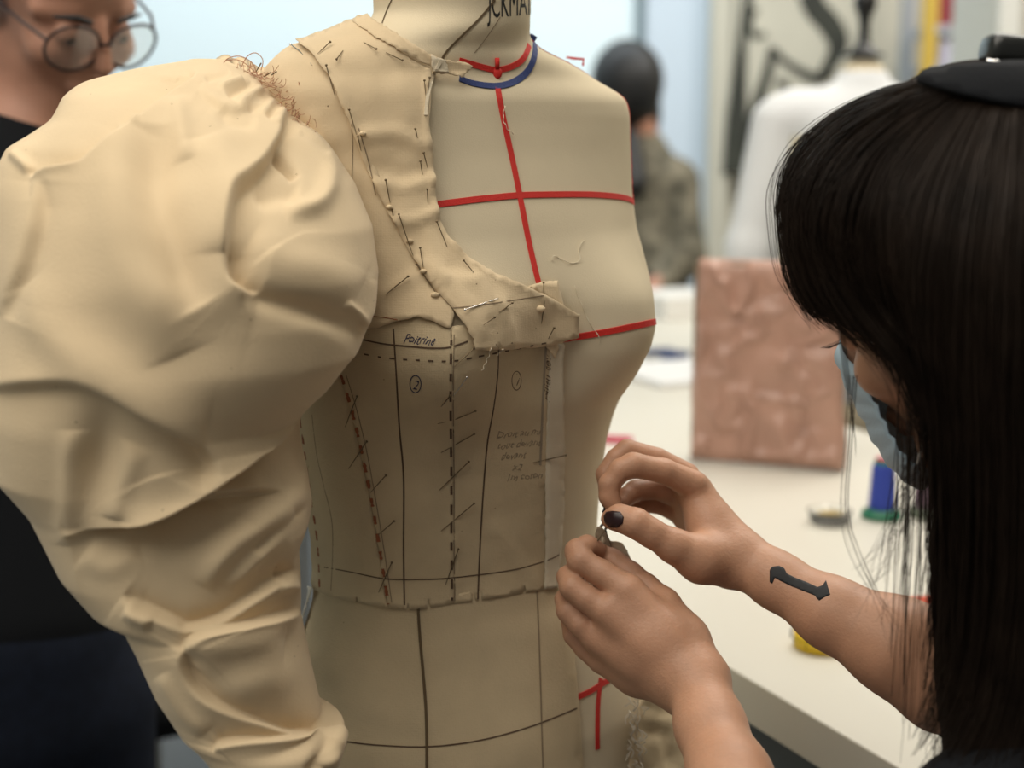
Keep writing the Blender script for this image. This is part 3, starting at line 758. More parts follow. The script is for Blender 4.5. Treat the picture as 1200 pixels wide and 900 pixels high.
# lower sleeve
step([(338,574),(320,573),(285,577),(240,588),(200,602),(160,614),(146,614)], 5*mm, 16, -7*mm, 16, e=.15, soft=2)
step([(70,620),(92,624),(120,628),(150,624)], 2*mm, 16, -4*mm, 14, e=.3, soft=4)
ridge([(372,560),(340,590),(300,620),(262,652),(240,690)], 7*mm, 15); ridge([(372,590),(335,620),(300,648)], -4*mm, 8); ridge([(350,600),(320,640),(270,690)], 4*mm, 9)
ridge([(95,650),(125,665),(160,650)], 3*mm, 16); ridge([(160,640),(230,650),(280,600)], 3*mm, 24)
step([(142,700),(160,712),(184,722),(206,732),(222,737),(262,725),(300,700),(330,680),(356,668)], 7*mm, 22, -8*mm, 16, e=.10, soft=3)
step([(214,764),(224,750),(245,740),(275,734),(307,728),(335,720),(356,712)], 8*mm, 20, -8*mm, 22, e=.12, soft=2.5)
ridge([(148,712),(160,720),(178,730)], 4*mm, 9)
ridge([(330,671),(350,668)], -6*mm, 6); ridge([(325,690),(352,688)], 5*mm, 8)
step([(216,757),(217,780),(226,802),(245,820),(275,836),(307,846),(337,854),(362,856),(404,851)], 5*mm, 22, -7*mm, 20, e=.08, soft=3)
step([(250,882),(256,873),(285,868),(320,866),(350,862),(378,854)], 5*mm, 10, -8*mm, 22, e=.12, soft=2)
ridge([(232,790),(260,760),(330,760)], 4*mm, 22); blob(300, 800, 50, 26, 5*mm, -.3)
ridge([(404,855),(392,875),(380,900)], 6*mm, 8); ridge([(385,870),(372,890),(360,910)], -5*mm, 7)
ridge([(190,790),(214,830),(240,860)], 3*mm, 12)
rngA = np.random.RandomState(3)
lowf = np.zeros((NR, NC))
for k in range(26):                        # slight puckers everywhere, also round the back
    q = rngA.uniform(-1, 1, 3); q = q / np.linalg.norm(q) * rngA.uniform(20, 60); lowf += np.sin(W @ q + rngA.uniform(0, 6.3)) / 26
disp = disp * np.clip(face * 1.6, 0, 1) ** .7 + lowf * 5 * mm * (1 - .65 * face)
env = np.clip((PYg - 74) / 25, 0, 1); disp *= env
W2 = W + Nn * disp[..., None]
iA = np.arange(NR - 1)[:, None] * NC; jA = np.arange(NC)[None]; jB = (jA + 1) % NC
SQ = np.stack([iA + jA, iA + jB, iA + NC + jB, iA + NC + jA], -1).reshape(-1, 4)
capv = W2[0].mean(0)
SV = W2.reshape(-1, 3)
if ((np.cross(SV[SQ[:, 1]] - SV[SQ[:, 0]], SV[SQ[:, 3]] - SV[SQ[:, 0]])) * (SV[SQ[:, 0]] - SV.mean(0))).sum() < 0: SQ = SQ[:, ::-1]
sleeve = mesh_np('puffed_sleeve', SV, SQ, CALICO, gar)
sleeve['label'] = 'ballooning cream calico sleeve falling in deep folds'
sleeve.modifiers.new('smooth', 'SMOOTH').iterations = 2
SBVH = bvh_of(SV, SQ)
# far side of the gathered sleeve head, seen behind the front lobe, and its puckered seam
def sleeve_head():
    P = []
    pts = [(250,82,1.10),(262,80,1.10),(285,86,1.095),(305,98,1.085),(322,116,1.07),(334,134,1.06),(350,150,1.05),(372,160,1.05)]
    C = smooth_poly(pts, 60)
    V, F = [], []
    ns = 14
    for i, (x, y, D) in enumerate(C):
        for j in range(ns):
            a = 2 * math.pi * j / ns
            r = (.0085 + .0024 * math.sin(i * 1.9) + .001 * math.sin(i * .7)) * (1 if 2 < i < 57 else .5)
            c = at(x, y, D); V.append(c + Vector((math.cos(a) * r * .8, math.sin(a) * r * 1.6 - .0, math.sin(a) * r)))
    for i in range(len(C) - 1):
        for j in range(ns): F.append((i * ns + j, i * ns + (j + 1) % ns, (i + 1) * ns + (j + 1) % ns, (i + 1) * ns + j))
    return mesh_py('gathered_sleeve_head', V, F, CALICO, gar)
sleeve_head()
PINKTH = mat('pink_brown_thread', (.50, .27, .17), .8)
rng = random.Random(12); parts = []
seamline = smooth_poly([(275,82,1.085),(300,90,1.07),(318,106,1.055),(334,128,1.045),(345,142,1.04),(362,150,1.04)], 60)
for i in range(70):
    x, y, D = seamline[rng.randrange(60)]; x += rng.uniform(-6, 10); y += rng.uniform(-6, 6)
    L = rng.uniform(6, 16); a = rng.uniform(-.9, .9) - .4
    P = [at(x + L * t * math.cos(a) + 3 * math.sin(3 * t + i), y + L * t * math.sin(a) + 2 * math.sin(5 * t + i), D - .012 + .006 * math.sin(4 * t)) for t in np.linspace(0, 1, 7)]
    parts.append(tube_arrays([tuple(p) for p in P], .00022, 4))
V, F = join_arrays(parts); tag(mesh_np('gathering_threads', V, F, PINKTH, gar), kind='stuff')
for pts in ([(262,74),(268,68),(282,66),(296,74),(300,84)], [(282,80),(290,66),(300,62),(308,70),(306,82)], [(292,84),(294,72)], [(262,72),(278,70),(292,78),(306,92)],
            [(343,140),(352,128),(366,118),(377,113)], [(343,142),(350,136),(362,130)], [(342,120),(346,112),(350,104),(350,96)], [(300,84),(306,74)], [(352,142),(362,152),(361,132)]):
    D = 1.045 if pts[0][0] > 320 else 1.07
    tube('loose_thread', [at(x, y, D) for x, y in smooth_poly(pts, 20)], .00035, PINKTH, gar, 5)
for (x, y, dx, dy) in [(300,84,6,-10),(309,90,8,-5),(318,88,6,-4),(360,152,-10,-2)]:
    tube('pin', [at(x, y, 1.05), at(x + dx, y + dy, 1.045)], [.0004, .0005], STEEL, gar, 6)
# ------------------------------------------------------------------ the woman pinning the bodice
def A(x, y, D): return np.array(at(x, y, D))
def pc(lst, k=.004): return chain([(A(x, y, D), r) for x, y, D, r in lst], k)
woman = empty('person', (.60, 1.05, 0), 'person with long dark hair and pale blue face mask, both hands pinning the bodice side', 'person')
P = []
# right arm (tattooed) : shoulder, elbow, wrist
P += pc([(1345,640,1.12,.050),(1240,735,1.09,.044),(1108,795,1.05,.037)], .02)
P += pc([(1108,795,1.05,.038),(1050,757,1.055,.0345),(975,719,1.075,.0255),(910,680,1.10,.0200),(860,648,1.12,.0205)], .012)
# palm
P += pc([(862,650,1.12,.0205),(835,620,1.130,.0185),(815,575,1.138,.0140)], .010)
P += pc([(850,640,1.135,.018),(805,566,1.158,.0125)], .010)
P += pc([(850,645,1.150,.016),(800,582,1.172,.0115)], .010)
P += pc([(850,655,1.150,.014),(802,606,1.182,.0105)], .010)
# thumb and its ball
P += pc([(852,660,1.112,.0180),(822,655,1.102,.0165),(790,640,1.094,.0128)], .012)
P += pc([(790,640,1.094,.0128),(762,624,1.090,.0104),(745,613,1.089,.0108),(726,607,1.094,.0098),(716,608,1.098,.0078)], .005)
# fingers, index first
P += pc([(812,568,1.132,.0118),(778,552,1.122,.0096),(742,545,1.115,.0096),(727,551,1.114,.0088),(714,568,1.114,.0082),(714,582,1.114,.0078),(720,594,1.113,.0066)], .003)
P += pc([(804,558,1.155,.0112),(770,538,1.146,.0092),(735,528,1.140,.0090),(722,538,1.138,.0084),(710,556,1.136,.0080),(712,574,1.134,.0068)], .0013)
P += pc([(798,580,1.172,.0110),(768,572,1.168,.0090),(744,575,1.162,.0088),(734,582,1.156,.0078),(728,590,1.150,.0068)], .0013)
P += pc([(800,602,1.184,.0100),(776,592,1.182,.0080),(758,590,1.178,.0076),(746,596,1.172,.0064)], .0013)
# left arm
P += pc([(1400,850,.87,.052),(1120,1010,.87,.044),(900,1130,.87,.038)], .02)
P += pc([(900,1130,.87,.038),(878,1010,.925,.036),(856,915,.985,.0280),(832,850,1.03,.0235),(818,800,1.055,.0200)], .012)
P += pc([(820,803,1.055,.0185),(780,745,1.070,.0160),(736,692,1.078,.0125)], .012)
P += pc([(812,806,1.058,.0175),(760,756,1.072,.0155),(712,716,1.076,.0120)], .012)
P += pc([(804,808,1.064,.0165),(745,773,1.080,.0145),(697,747,1.086,.0112)], .012)
P += pc([(800,812,1.070,.0150),(745,792,1.092,.0130),(705,774,1.098,.0102)], .012)
P += pc([(826,792,1.062,.0160),(806,748,1.080,.0140),(778,708,1.092,.0122)], .012)
P += pc([(778,708,1.092,.0122),(757,688,1.100,.0098),(738,673,1.106,.0096),(720,658,1.112,.0086),(706,647,1.116,.0072)], .004)
P += pc([(736,692,1.078,.0120),(705,672,1.084,.0100),(680,657,1.088,.0098),(676,646,1.094,.0090),(688,640,1.102,.0084),(700,644,1.108,.0070)], .003)
P += pc([(710,716,1.078,.0115),(688,702,1.080,.0098),(670,688,1.084,.0096),(665,676,1.094,.0084),(672,668,1.106,.0070)], .0013)
P += pc([(696,746,1.086,.0108),(680,732,1.086,.0094),(666,716,1.090,.0092),(662,702,1.098,.0080),(668,694,1.110,.0068)], .0013)
P += pc([(704,774,1.098,.0098),(686,760,1.100,.0084),(672,744,1.104,.0080),(668,730,1.112,.0070),(674,722,1.120,.0060)], .0013)
# head, neck, shoulders and trunk
HF, HU = (-.62, .62, -.48), (-.20, .05, .97)
HR = frame_from(HF, HU); HO = A(1140, 324, .955)
neckb = A(1270, 575, .985)
hp, HT = head_prims(HO, HR, 1.0, neckb)
P += hp
shR, shL = A(1345, 640, 1.12), A(1400, 850, .87); hip = np.array([.84, 1.00, .88])
P += [cap(neckb, (shR + shL) / 2, .06, .085, .05), cap(shR, (shR + shL) / 2, .052, .10, .05), cap(shL, (shR + shL) / 2, .052, .10, .05),
      cap((shR + shL) / 2, hip, .115, .13, .06)]
body, BP, BFc = sdf_mesh('body', P, .0016, SKIN, woman, 3)
BB_ = bvh_of(BP, BFc)
def body_hit(px, py, lift=0):
    r = ray(px, py).normalized(); h = BB_.ray_cast(CAM, r)
    if h[0] is None: return None
    n = h[1] if h[1].dot(r) < 0 else -h[1]
    return h[0] + n * lift, n
def cut_patch(name, poly, hit, material, parent, spacing=2.0, thick=.0004, lift=.0002):
    """small closed shape laid on the skin"""
    pts = []; m = len(poly)
    for i in range(m):
        a, b = poly[i], poly[(i + 1) % m]; k = max(1, int(math.dist(a, b) / spacing))
        for j in range(k): pts.append((a[0] + (b[0] - a[0]) * j / k, a[1] + (b[1] - a[1]) * j / k))
    nb = len(pts); bp = np.array(pts); nx_ = np.roll(bp, -1, 0)
    for y in np.arange(bp[:, 1].min(), bp[:, 1].max(), spacing * 1.5):
        for x in np.arange(bp[:, 0].min(), bp[:, 0].max(), spacing * 1.5):
            if np.min(np.hypot(bp[:, 0] - x, bp[:, 1] - y)) < spacing * .6: continue
            c = ((bp[:, 1] > y) != (nx_[:, 1] > y)) & (x < (nx_[:, 0] - bp[:, 0]) * (y - bp[:, 1]) / (nx_[:, 1] - bp[:, 1] + 1e-9) + bp[:, 0])
            if c.sum() % 2: pts.append((x, y))
    vv, _, ff, _, _, _ = delaunay_2d_cdt([Vector(p) for p in pts], [(i, (i + 1) % nb) for i in range(nb)], [], 1, 0.01)
    V = []; last = None
    for v in vv:
        h = hit(v[0], v[1], lift)
        if h is None: h = last or (at(v[0], v[1], 1.09), None)
        last = h; V.append(h[0])
    F = [tuple(f) for f in ff]
    if sum(((V[f[1]] - V[f[0]]).cross(V[f[2]] - V[f[0]]).dot(CAM - V[f[0]]) > 0) for f in F) < len(F) / 2: F = [tuple(reversed(f)) for f in F]
    o = mesh_py(name, V, F, material, parent); sd = o.modifiers.new('t', 'SOLIDIFY'); sd.thickness = thick; sd.offset = 1
    return o
cut_patch('tattoo', [(902,668),(905,664),(913,663),(919,666),(922,672),(932,677),(945,682),(958,688),(964,686),(968,680),(970,687),(973,697),(966,700),(960,704),(957,701),(955,698),(940,692),(925,686),(913,680),(908,677),(905,684),(902,682)], body_hit, mat('tattoo_ink', (.006, .007, .009), .7), body, thick=.00012, lift=.0001)
# dark varnished nails
def nail(poly): return cut_patch('nail', poly, body_hit, mat('dark_nail', (.020, .006, .008), .35), body, spacing=2, thick=.0008, lift=-.0002)
nail([(711,600),(718,599),(727,600),(731,606),(730,613),(724,618),(715,618),(709,612),(708,605)])

# ------------------------------------------------------------------ hair
def scalp_mass():
    Q = [ell(HT(-.020, 0, .040), [.101, .087, .083], HR, .02)]
    Q += pc([(1035,225,.965,.042),(1015,290,.965,.032)], .03)
    Q += pc([(1130,200,.905,.060),(1140,330,.895,.058),(1175,470,.90,.045),(1205,620,.905,.042),(1215,760,.90,.042),(1195,900,.88,.040)], .04)
    Q += pc([(1240,240,.94,.07),(1245,450,.92,.075),(1250,640,.91,.066),(1240,800,.90,.055),(1220,960,.88,.04)], .04)
    Q += pc([(1200,215,.97,.06),(1260,250,.98,.07),(1270,480,1.0,.07)], .04)
    Q += [ell(HT(.100, -.02, -.06), [.075, .075, .075], HR, .02, 1), ell(HT(.068, .055, -.055), [.075, .07, .08], HR, .02, 1)]
    return Q
hm, HP_, HF_ = sdf_mesh('hair_mass_tmp', scalp_mass(), .004, HAIR, None, 4)
HB = bvh_of(HP_, HF_)
me_ = hm.data; bpy.data.objects.remove(hm); bpy.data.meshes.remove(me_)
guides = [
 [(1115,92,.985),(1045,108,.99),(985,138,.995),(948,172,.995),(932,215,.995),(934,262,.99),(942,310,.985),(955,345,.98),(968,362,.975)],
 [(1130,92,.955),(1050,110,.96),(985,142,.965),(944,180,.965),(926,222,.965),(928,270,.965),(936,320,.965),(954,352,.962),(972,368,.96)],
 [(1140,92,.935),(1062,116,.93),(990,160,.92),(952,215,.918),(945,270,.92),(958,325,.925),(988,368,.925),(1022,396,.925)],
 [(1150,94,.915),(1080,128,.895),(1015,190,.872),(985,260,.870),(998,325,.878),(1042,385,.892),(1076,425,.90),(1094,470,.905)],
 [(1160,96,.895),(1105,140,.862),(1050,220,.838),(1048,310,.838),(1080,400,.858),(1096,480,.88),(1102,580,.90),(1090,700,.91)],
 [(1170,98,.885),(1130,150,.842),(1090,250,.820),(1080,370,.828),(1096,480,.85),(1105,600,.875),(1104,730,.89),(1085,860,.90)],
 [(1180,100,.88),(1160,170,.828),(1140,290,.805),(1135,420,.815),(1140,550,.835),(1138,690,.855),(1120,810,.87),(1062,905,.88)],
 [(1195,100,.875),(1195,180,.82),(1190,310,.80),(1188,450,.81),(1190,590,.825),(1185,730,.84),(1160,850,.855),(1100,960,.86)],
 [(1215,100,.88),(1235,190,.825),(1240,330,.80),(1242,480,.81),(1245,630,.825),(1240,780,.84),(1215,900,.85),(1180,1000,.86)],
 [(1235,105,.90),(1280,200,.85),(1300,350,.83),(1305,500,.83),(1300,650,.84),(1290,800,.85),(1270,930,.86),(1240,1020,.87)]]
GN = 30
G = []
for g in guides:
    P_ = smooth_poly(g, GN); row = []
    for k, q in enumerate(P_):
        h = HB.ray_cast(CAM, ray(q[0], q[1]).normalized()); D_ = q[2]
        if h[0] is not None: D_ = min(D_, (h[0] - CAM).dot(FW) - .003)
        row.append(D_)
    row = np.convolve(np.pad(row, 2, mode='edge'), np.ones(5) / 5, 'valid')
    G.append(np.array([list(at(q[0], q[1], d)) for q, d in zip(P_, row)]))
G = np.array(G)
rs = np.random.RandomState(7); parts = []
def strand(path, r0, r1=None, ns=3):
    n = len(path); rad = np.linspace(r0, r0 * .35 if r1 is None else r1, n); parts.append(tube_arrays(path, rad, ns))
NSTR = 5200
for s in range(NSTR):
    u = rs.uniform(0, len(G) - 1.001); 
    if u < 2 and rs.rand() < .3: u = rs.uniform(0, 2.0)
    i = int(u); f = u - i
    f_end = np.clip(f + rs.uniform(-.25, .25), 0, 1)
    fr = np.linspace(f, f_end, GN)[:, None]
    path = G[i] * (1 - fr) + G[i + 1] * fr
    if 3.3 < u < 7.0:
        uc = np.round(u * 5 + .35 * np.sin(round(u * 5) * 2.3)) / 5; tt = np.linspace(0, 1, GN) ** 2.2
        uu = np.clip(u + (uc + rs.normal(0, .018) - u) * tt * .92, 0, len(G) - 1.001); k0 = uu.astype(int); ff = (uu - k0)[:, None]; ar = np.arange(GN)
        path = G[k0, ar] * (1 - ff) + G[k0 + 1, ar] * ff
    t = np.linspace(0, 1, GN)[:, None]
    clump = np.sin(u * 37.0) * .0035
    off = rs.normal(0, 1, 3) * np.array([.0030, .0040, .0025]) * (.35 if 3.3 < u < 7.0 else 1)
    wob = np.sin(t * rs.uniform(3, 8) + rs.uniform(0, 6.3)) * rs.uniform(.0005, .0028)
    path = path + off * (0.35 + 1.5 * t) + wob * np.array([1, .5, .2]) + np.array([clump, abs(clump) * .8, 0]) * t
    if s % 3 == 0: path = path + np.array([0, .006, 0]) 
    n0 = 0; n1 = GN
    if u < 4: n1 = GN if rs.rand() < .7 else int(rs.uniform(20, GN))
    if u > 6.8: n1 = int(rs.uniform(23, GN + .99))
    elif u > 3.3: n1 = int(GN * rs.uniform(.86, 1)) if rs.rand() < .22 else int(GN * rs.uniform(.50, .68))
    strand(path[n0:n1], rs.uniform(.00035, .00075) if 3.3 < u < 7.0 else rs.uniform(.00022, .00055))
# hanging loose ends at front of the curtain, and the long wisp in front of the arm
for s in range(70):
    x0 = rs.uniform(1050, 1135); D0 = rs.uniform(.86, .92); dx = rs.uniform(-22, 12); ln = rs.uniform(200, 420); y0 = rs.uniform(440, 540)
    P_ = smooth_poly([(x0, y0, D0), (x0 + dx * .2, y0 + ln * .35, D0), (x0 + dx * .7, y0 + ln * .7, D0), (x0 + dx * 1.2, y0 + ln, D0)], 16)
    strand(np.array([list(at(*q)) for q in P_]), rs.uniform(.0003, .0006))
for s in range(12):
    e = rs.uniform(-6, 6); P_ = smooth_poly([(1000 + e, 440, .93), (994 + e, 520, .93), (990 + e, 600, .925), (1003 + e * 1.5, 650, .92), (1028 + e, 700, .915), (1048 + e * 2, 735 + rs.uniform(-20, 15), .91)], 20)
    strand(np.array([list(at(*q)) for q in P_]), .00016)
for s in range(26):
    x0 = rs.uniform(1040, 1075); y0 = rs.uniform(560, 620); P_ = smooth_poly([(x0 + 20, y0 - 40, .9), (x0, y0, .9), (x0 - rs.uniform(5, 25), y0 + 50, .9), (x0 - rs.uniform(15, 55), y0 + rs.uniform(70, 120), .9)], 14)
    strand(np.array([list(at(*q)) for q in P_]), .00022)
for s in range(40):      # flyaways along the forehead outline
    y0 = rs.uniform(170, 260); b = rs.uniform(2, 12)
    P_ = smooth_poly([(960 - (y0 - 170) * .3, y0 - 20, .96), (932 - b, y0 + 20, .96), (925 - b, y0 + 60, .96), (935 - b * .3, y0 + 100, .96), (950, y0 + 130, .96)], 16)
    strand(np.array([list(at(*q)) for q in P_]), .00022)
for s in range(8):
    P_ = smooth_poly([(981 + s * 1.2, 380, .935), (986 + s, 420, .935), (994 + s * .7, 470, .935), (1003, 515 + s * 3, .935)], 14)
    strand(np.array([list(at(*q)) for q in P_]), .0002)
SV_, SF_ = join_arrays(parts)
hq = HF_; hair_mass = mesh_np('hair', np.concatenate([HP_, SV_]), np.concatenate([hq, SF_ + len(HP_)]), HAIR, woman)
hair_mass.data.materials.append(HAIRM)
mi = np.zeros(len(hair_mass.data.polygons), dtype=np.int32); mi[:len(hq)] = 1; hair_mass.data.polygons.foreach_set('material_index', mi)
hair_mass['label'] = 'long straight dark brown hair with a fringe'
# headband and clip
def mass_hit(px, py, lift=0):
    r = ray(px, py).normalized(); h = HB.ray_cast(CAM, r)
    if h[0] is None: return None
    n = h[1] if h[1].dot(r) < 0 else -h[1]
    n = (n - r * .6).normalized()
    return h[0] + n * lift, n
cut_patch('headband', [(1080,106),(1086,97),(1096,93),(1120,91),(1150,88),(1180,86),(1215,86),(1245,92),(1262,105),(1262,150),(1230,140),(1200,134),(1165,128),(1130,120),(1100,112)], mass_hit, BLACK, woman, spacing=5, thick=.004, lift=.007)
bm = bmesh.new(); c = at(1190, 62, .89)
add_box(bm, c, (.040, .03, .020), Matrix.Rotation(.12, 3, 'Y'), .007); clip = bm_obj('hair_clip', bm, mat('black_plastic', (.012, .013, .012), .3), woman, True)
tube('metal_edge', [at(1157, 71, .872), at(1168, 72, .868), at(1180, 75, .866), at(1190, 79, .866)], .0011, SHINY, clip)

# ------------------------------------------------------------------ face mask
MASK = mat('mask_blue', (.42, .56, .66), .85, bump=.4, bscale=500, trans=0)
V, F = [], []; nl, nv = 25, 17
for i in range(nv):
    zf = i / (nv - 1)
    for j in range(nl):
        l = -.047 + .094 * j / (nl - 1)
        e_ = (abs(l) / .047) ** 1.3; z = (.004 - .034 * e_) * (1 - zf) + (-.118 + .022 * e_) * zf
        bulge = .119 - 8.5 * abs(l) ** 1.75 * 1.0 - 6.0 * (max(0, abs(z + .05) - .02)) ** 2
        bulge += .0014 * math.sin(i * 2.1) * (abs(l) < .055)
        if i == 0: bulge -= .006
        V.append(Vector(HT(bulge - .004 * (i == nv - 1), l, z)))
for i in range(nv - 1):
    for j in range(nl - 1): F.append((i * nl + j, i * nl + j + 1, (i + 1) * nl + j + 1, (i + 1) * nl + j))
mk = mesh_py('face_mask', V, F, MASK, woman); sd = mk.modifiers.new('t', 'SOLIDIFY'); sd.thickness = .001
mk['label'] = 'pale blue pleated face mask'
for y in (1, -1):
    tube('ear_loop', [Vector(HT(.070, y * .047, -.026)), Vector(HT(.035, y * .072, .006)), Vector(HT(.004, y * .083, .012)), Vector(HT(-.014, y * .088, .012))], .0011, mat('elastic', (.75, .75, .72), .8), mk)
    tube('ear_loop', [Vector(HT(.070, y * .047, -.096)), Vector(HT(.03, y * .076, -.07)), Vector(HT(.0, y * .084, -.035)), Vector(HT(-.014, y * .088, -.02))], .0011, MATS['elastic'], mk)
# eyelashes
parts = []
for k in range(12):
    a = -.5 + k * .09; b = np.array(HT(.088, .032 + .012 * math.sin(a * 2), -.002)); 
    parts.append(tube_arrays([b, b + HR @ np.array([.006, .001 * k / 4, .000]), b + HR @ np.array([.011, .002 * k / 4, .003])], [.0004, .0003, .0001], 4))
V, F = join_arrays(parts); tag(mesh_np('eyelashes', V, F, HAIR, woman), kind='stuff')

# ------------------------------------------------------------------ clothes
def shirt(name, parentO, neckb, sL, sR, hip, material, extra=(), r=.066, rt=.135, h=.004, hipr=.15):
    sL, sR, neckb, hip = map(np.array, (sL, sR, neckb, hip)); mid = (sL + sR) / 2
    Q = [cap(sL, mid, r, rt * .82, .05), cap(sR, mid, r, rt * .82, .05), cap(mid, mid * .55 + hip * .45, rt * .95, rt, .06), cap(mid * .55 + hip * .45, hip, rt, hipr, .05)] + list(extra)
    return sdf_mesh(name, Q, h, material, parentO, 4)[0]
ls = A(1165, 985, .868)
shirt('black_shirt', woman, neckb, shL, shR, hip, BLACK, extra=[cap(shL, ls, .066, .058, .03), cap(shR, A(1290, 690, 1.11), .062, .056, .03)])
def trousers(name, parentO, hip, material, spread=(.09, .0), r=.085):
    hx, hy, hz = hip; Q = [cap((hx, hy, hz), (hx, hy, hz - .08), .135, .135, .05)]
    for s in (-1, 1):
        a = np.array([hx + s * spread[0], hy + s * spread[1], hz - .1]); b = np.array([hx + s * spread[0] * 1.15, hy + s * spread[1] * 1.15 - .01, hz * .52]); c = np.array([hx + s * spread[0] * 1.2, hy + s * spread[1] * 1.2, .09])
        Q += [cap(a, b, r, r * .78, .04), cap(b, c, r * .78, r * .62, .03)]
    return sdf_mesh(name, Q, .008, material, parentO, 3)[0]
def shoes(parentO, hip, face, spread=(.09, .0)):
    fx, fy = face
    for s in (-1, 1):
        x, y = hip[0] + s * spread[0] * 1.2, hip[1] + s * spread[1] * 1.2
        sdf_mesh('shoe', [cap((x - fx * .05, y - fy * .05, .042), (x + fx * .14, y + fy * .14, .034), .042, .034, .02)], .006, BLACK, parentO, 2)
trousers('trousers', woman, hip, BLACK, (.02, .10)); shoes(woman, hip, (-.95, .2), (.02, .10))

# cloth pinch held between the fingers, needle, thread
def flap(name, poly, D, material, curl):
    ctr = (sum(p[0] for p in poly) / len(poly), sum(p[1] for p in poly) / len(poly))
    def hit(x, y, lift):
        d = D + curl * ((x - ctr[0]) / 14) ** 2 + .0006 * math.sin(y * .9)
        return at(x, y, d), Vector((0, -1, 0))
    o = cut_patch(name, poly, hit, material, gar, spacing=2.0, thick=.0012, lift=0); return o
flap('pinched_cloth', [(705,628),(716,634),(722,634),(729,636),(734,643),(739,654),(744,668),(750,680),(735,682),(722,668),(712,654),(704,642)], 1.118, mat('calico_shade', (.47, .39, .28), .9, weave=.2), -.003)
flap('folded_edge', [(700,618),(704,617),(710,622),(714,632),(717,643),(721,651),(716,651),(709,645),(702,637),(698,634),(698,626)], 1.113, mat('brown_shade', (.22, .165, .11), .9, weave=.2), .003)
tube('sewing_needle', [at(700, 634, 1.10), at(707, 624, 1.10), at(712, 618, 1.10)], .0006, STEEL, gar)
tube('dark_thread', [at(x + 1.2 * math.sin(i * 1.8), y, 1.118) for i, (x, y) in enumerate(smooth_poly([(705,566),(704,578),(707,590),(708,602),(705,616),(700,630)], 26))], .0010, HAIRB, gar)
tube('dark_thread', [at(709,608,1.1), at(711,614,1.1), at(709,620,1.1), at(711,624,1.1)], .0006, HAIRB, gar)
# ------------------------------------------------------------------ room
def structure(o): o['kind'] = 'structure'; return o
FLOORM = mat('grey_floor', (.10, .105, .11), .6, var=.08, vscale=3)
structure(box('floor', (0, 3.2, -.02), (7.0, 9.2, .04), FLOORM))
structure(box('wall_back', (-1.9, 7.05, 1.75), (5.1, .1, 3.5), WHITEW))
structure(box('wall_back', (2.1, 7.05, 1.75), (2.9, .1, 3.5), mat('cream_wall', (.62, .58, .48), .7)))
structure(box('wall_left', (-3.5, 3.2, 1.75), (.1, 9.2, 3.5), WHITEW))
structure(box('wall_right', (3.5, 3.2, 1.75), (.1, 9.2, 3.5), MATS['cream_wall']))
structure(box('ceiling', (0, 3.2, 3.52), (7.0, 9.2, .04), mat('ceiling_white', (.7, .7, .68), .8)))
# panel joint on the white wall and the slightly greyer sliding panel
pj = on_y(750, 50, 6.98)
structure(box('trim_1', (pj.x, 6.985, 1.95), (.045, .03, 1.15), mat('joint_grey', (.16, .21, .23), .6)))
pr = on_y(836, 60, 6.9)
structure(box('trim_3', ((pj.x + pr.x) / 2 + .01, 6.975, 1.4), (pr.x - pj.x - .03, .05, 2.8), mat('blue_grey_panel', (.56, .64, .72), .6)))
structure(box('trim_2', (on_y(843, 60, 6.9).x, 6.90, 1.4), (.09, .16, 2.8), mat('beige_post', (.52, .49, .40), .6)))

# ------------------------------------------------------------------ white table
T0 = on_z(1042, 893, .90); T1 = on_z(860, 785, .90)
e = (T1 - T0); e.z = 0; e.normalize(); q = Vector((e.y, -e.x, 0))
TH = math.atan2(e.y, e.x)
def tpt(a, b, z=.90): return Vector((T0.x, T0.y, 0)) + e * a + q * b + Vector((0, 0, z))
Rt = Matrix.Rotation(TH, 3, 'Z')
table = empty('cutting_table', (*tpt(1.0, .45, 0)[:2], 0), 'large white cutting table behind the dress form', 'table')
L0, L1, Wd = -.04, 2.12, .84
box('tabletop', tpt((L0 + L1) / 2, Wd / 2, .8775), (L1 - L0, Wd, .045), WHITE, table, Rt, .002)
for a in (L0 + .25, L1 - .1):
    for b in (.09, Wd - .09): box('leg', tpt(a, b, .4275), (.05, .05, .855), GREY, table, Rt, .003)
box('apron', tpt((L0 + L1) / 2, .07, .815), (L1 - L0 - .1, .02, .08), mat('dark_grey_metal', (.12, .13, .13), .5), table, Rt)
def far(x, y, z): return on_z(x, y, z)
# second table at the back
t2 = empty('side_table', (*tpt(2.6, 1.18)[:2], 0), 'second white table far behind, beyond the end of the cutting table', 'table')
box('tabletop', tpt(2.6, 1.18, .8775), (1.3, .60, .045), WHITE, t2, Rt, .002)
for a in (2.0, 3.2):
    for b in (.93, 1.43): box('leg', tpt(a, b, .4275), (.05, .05, .855), GREY, t2, Rt)

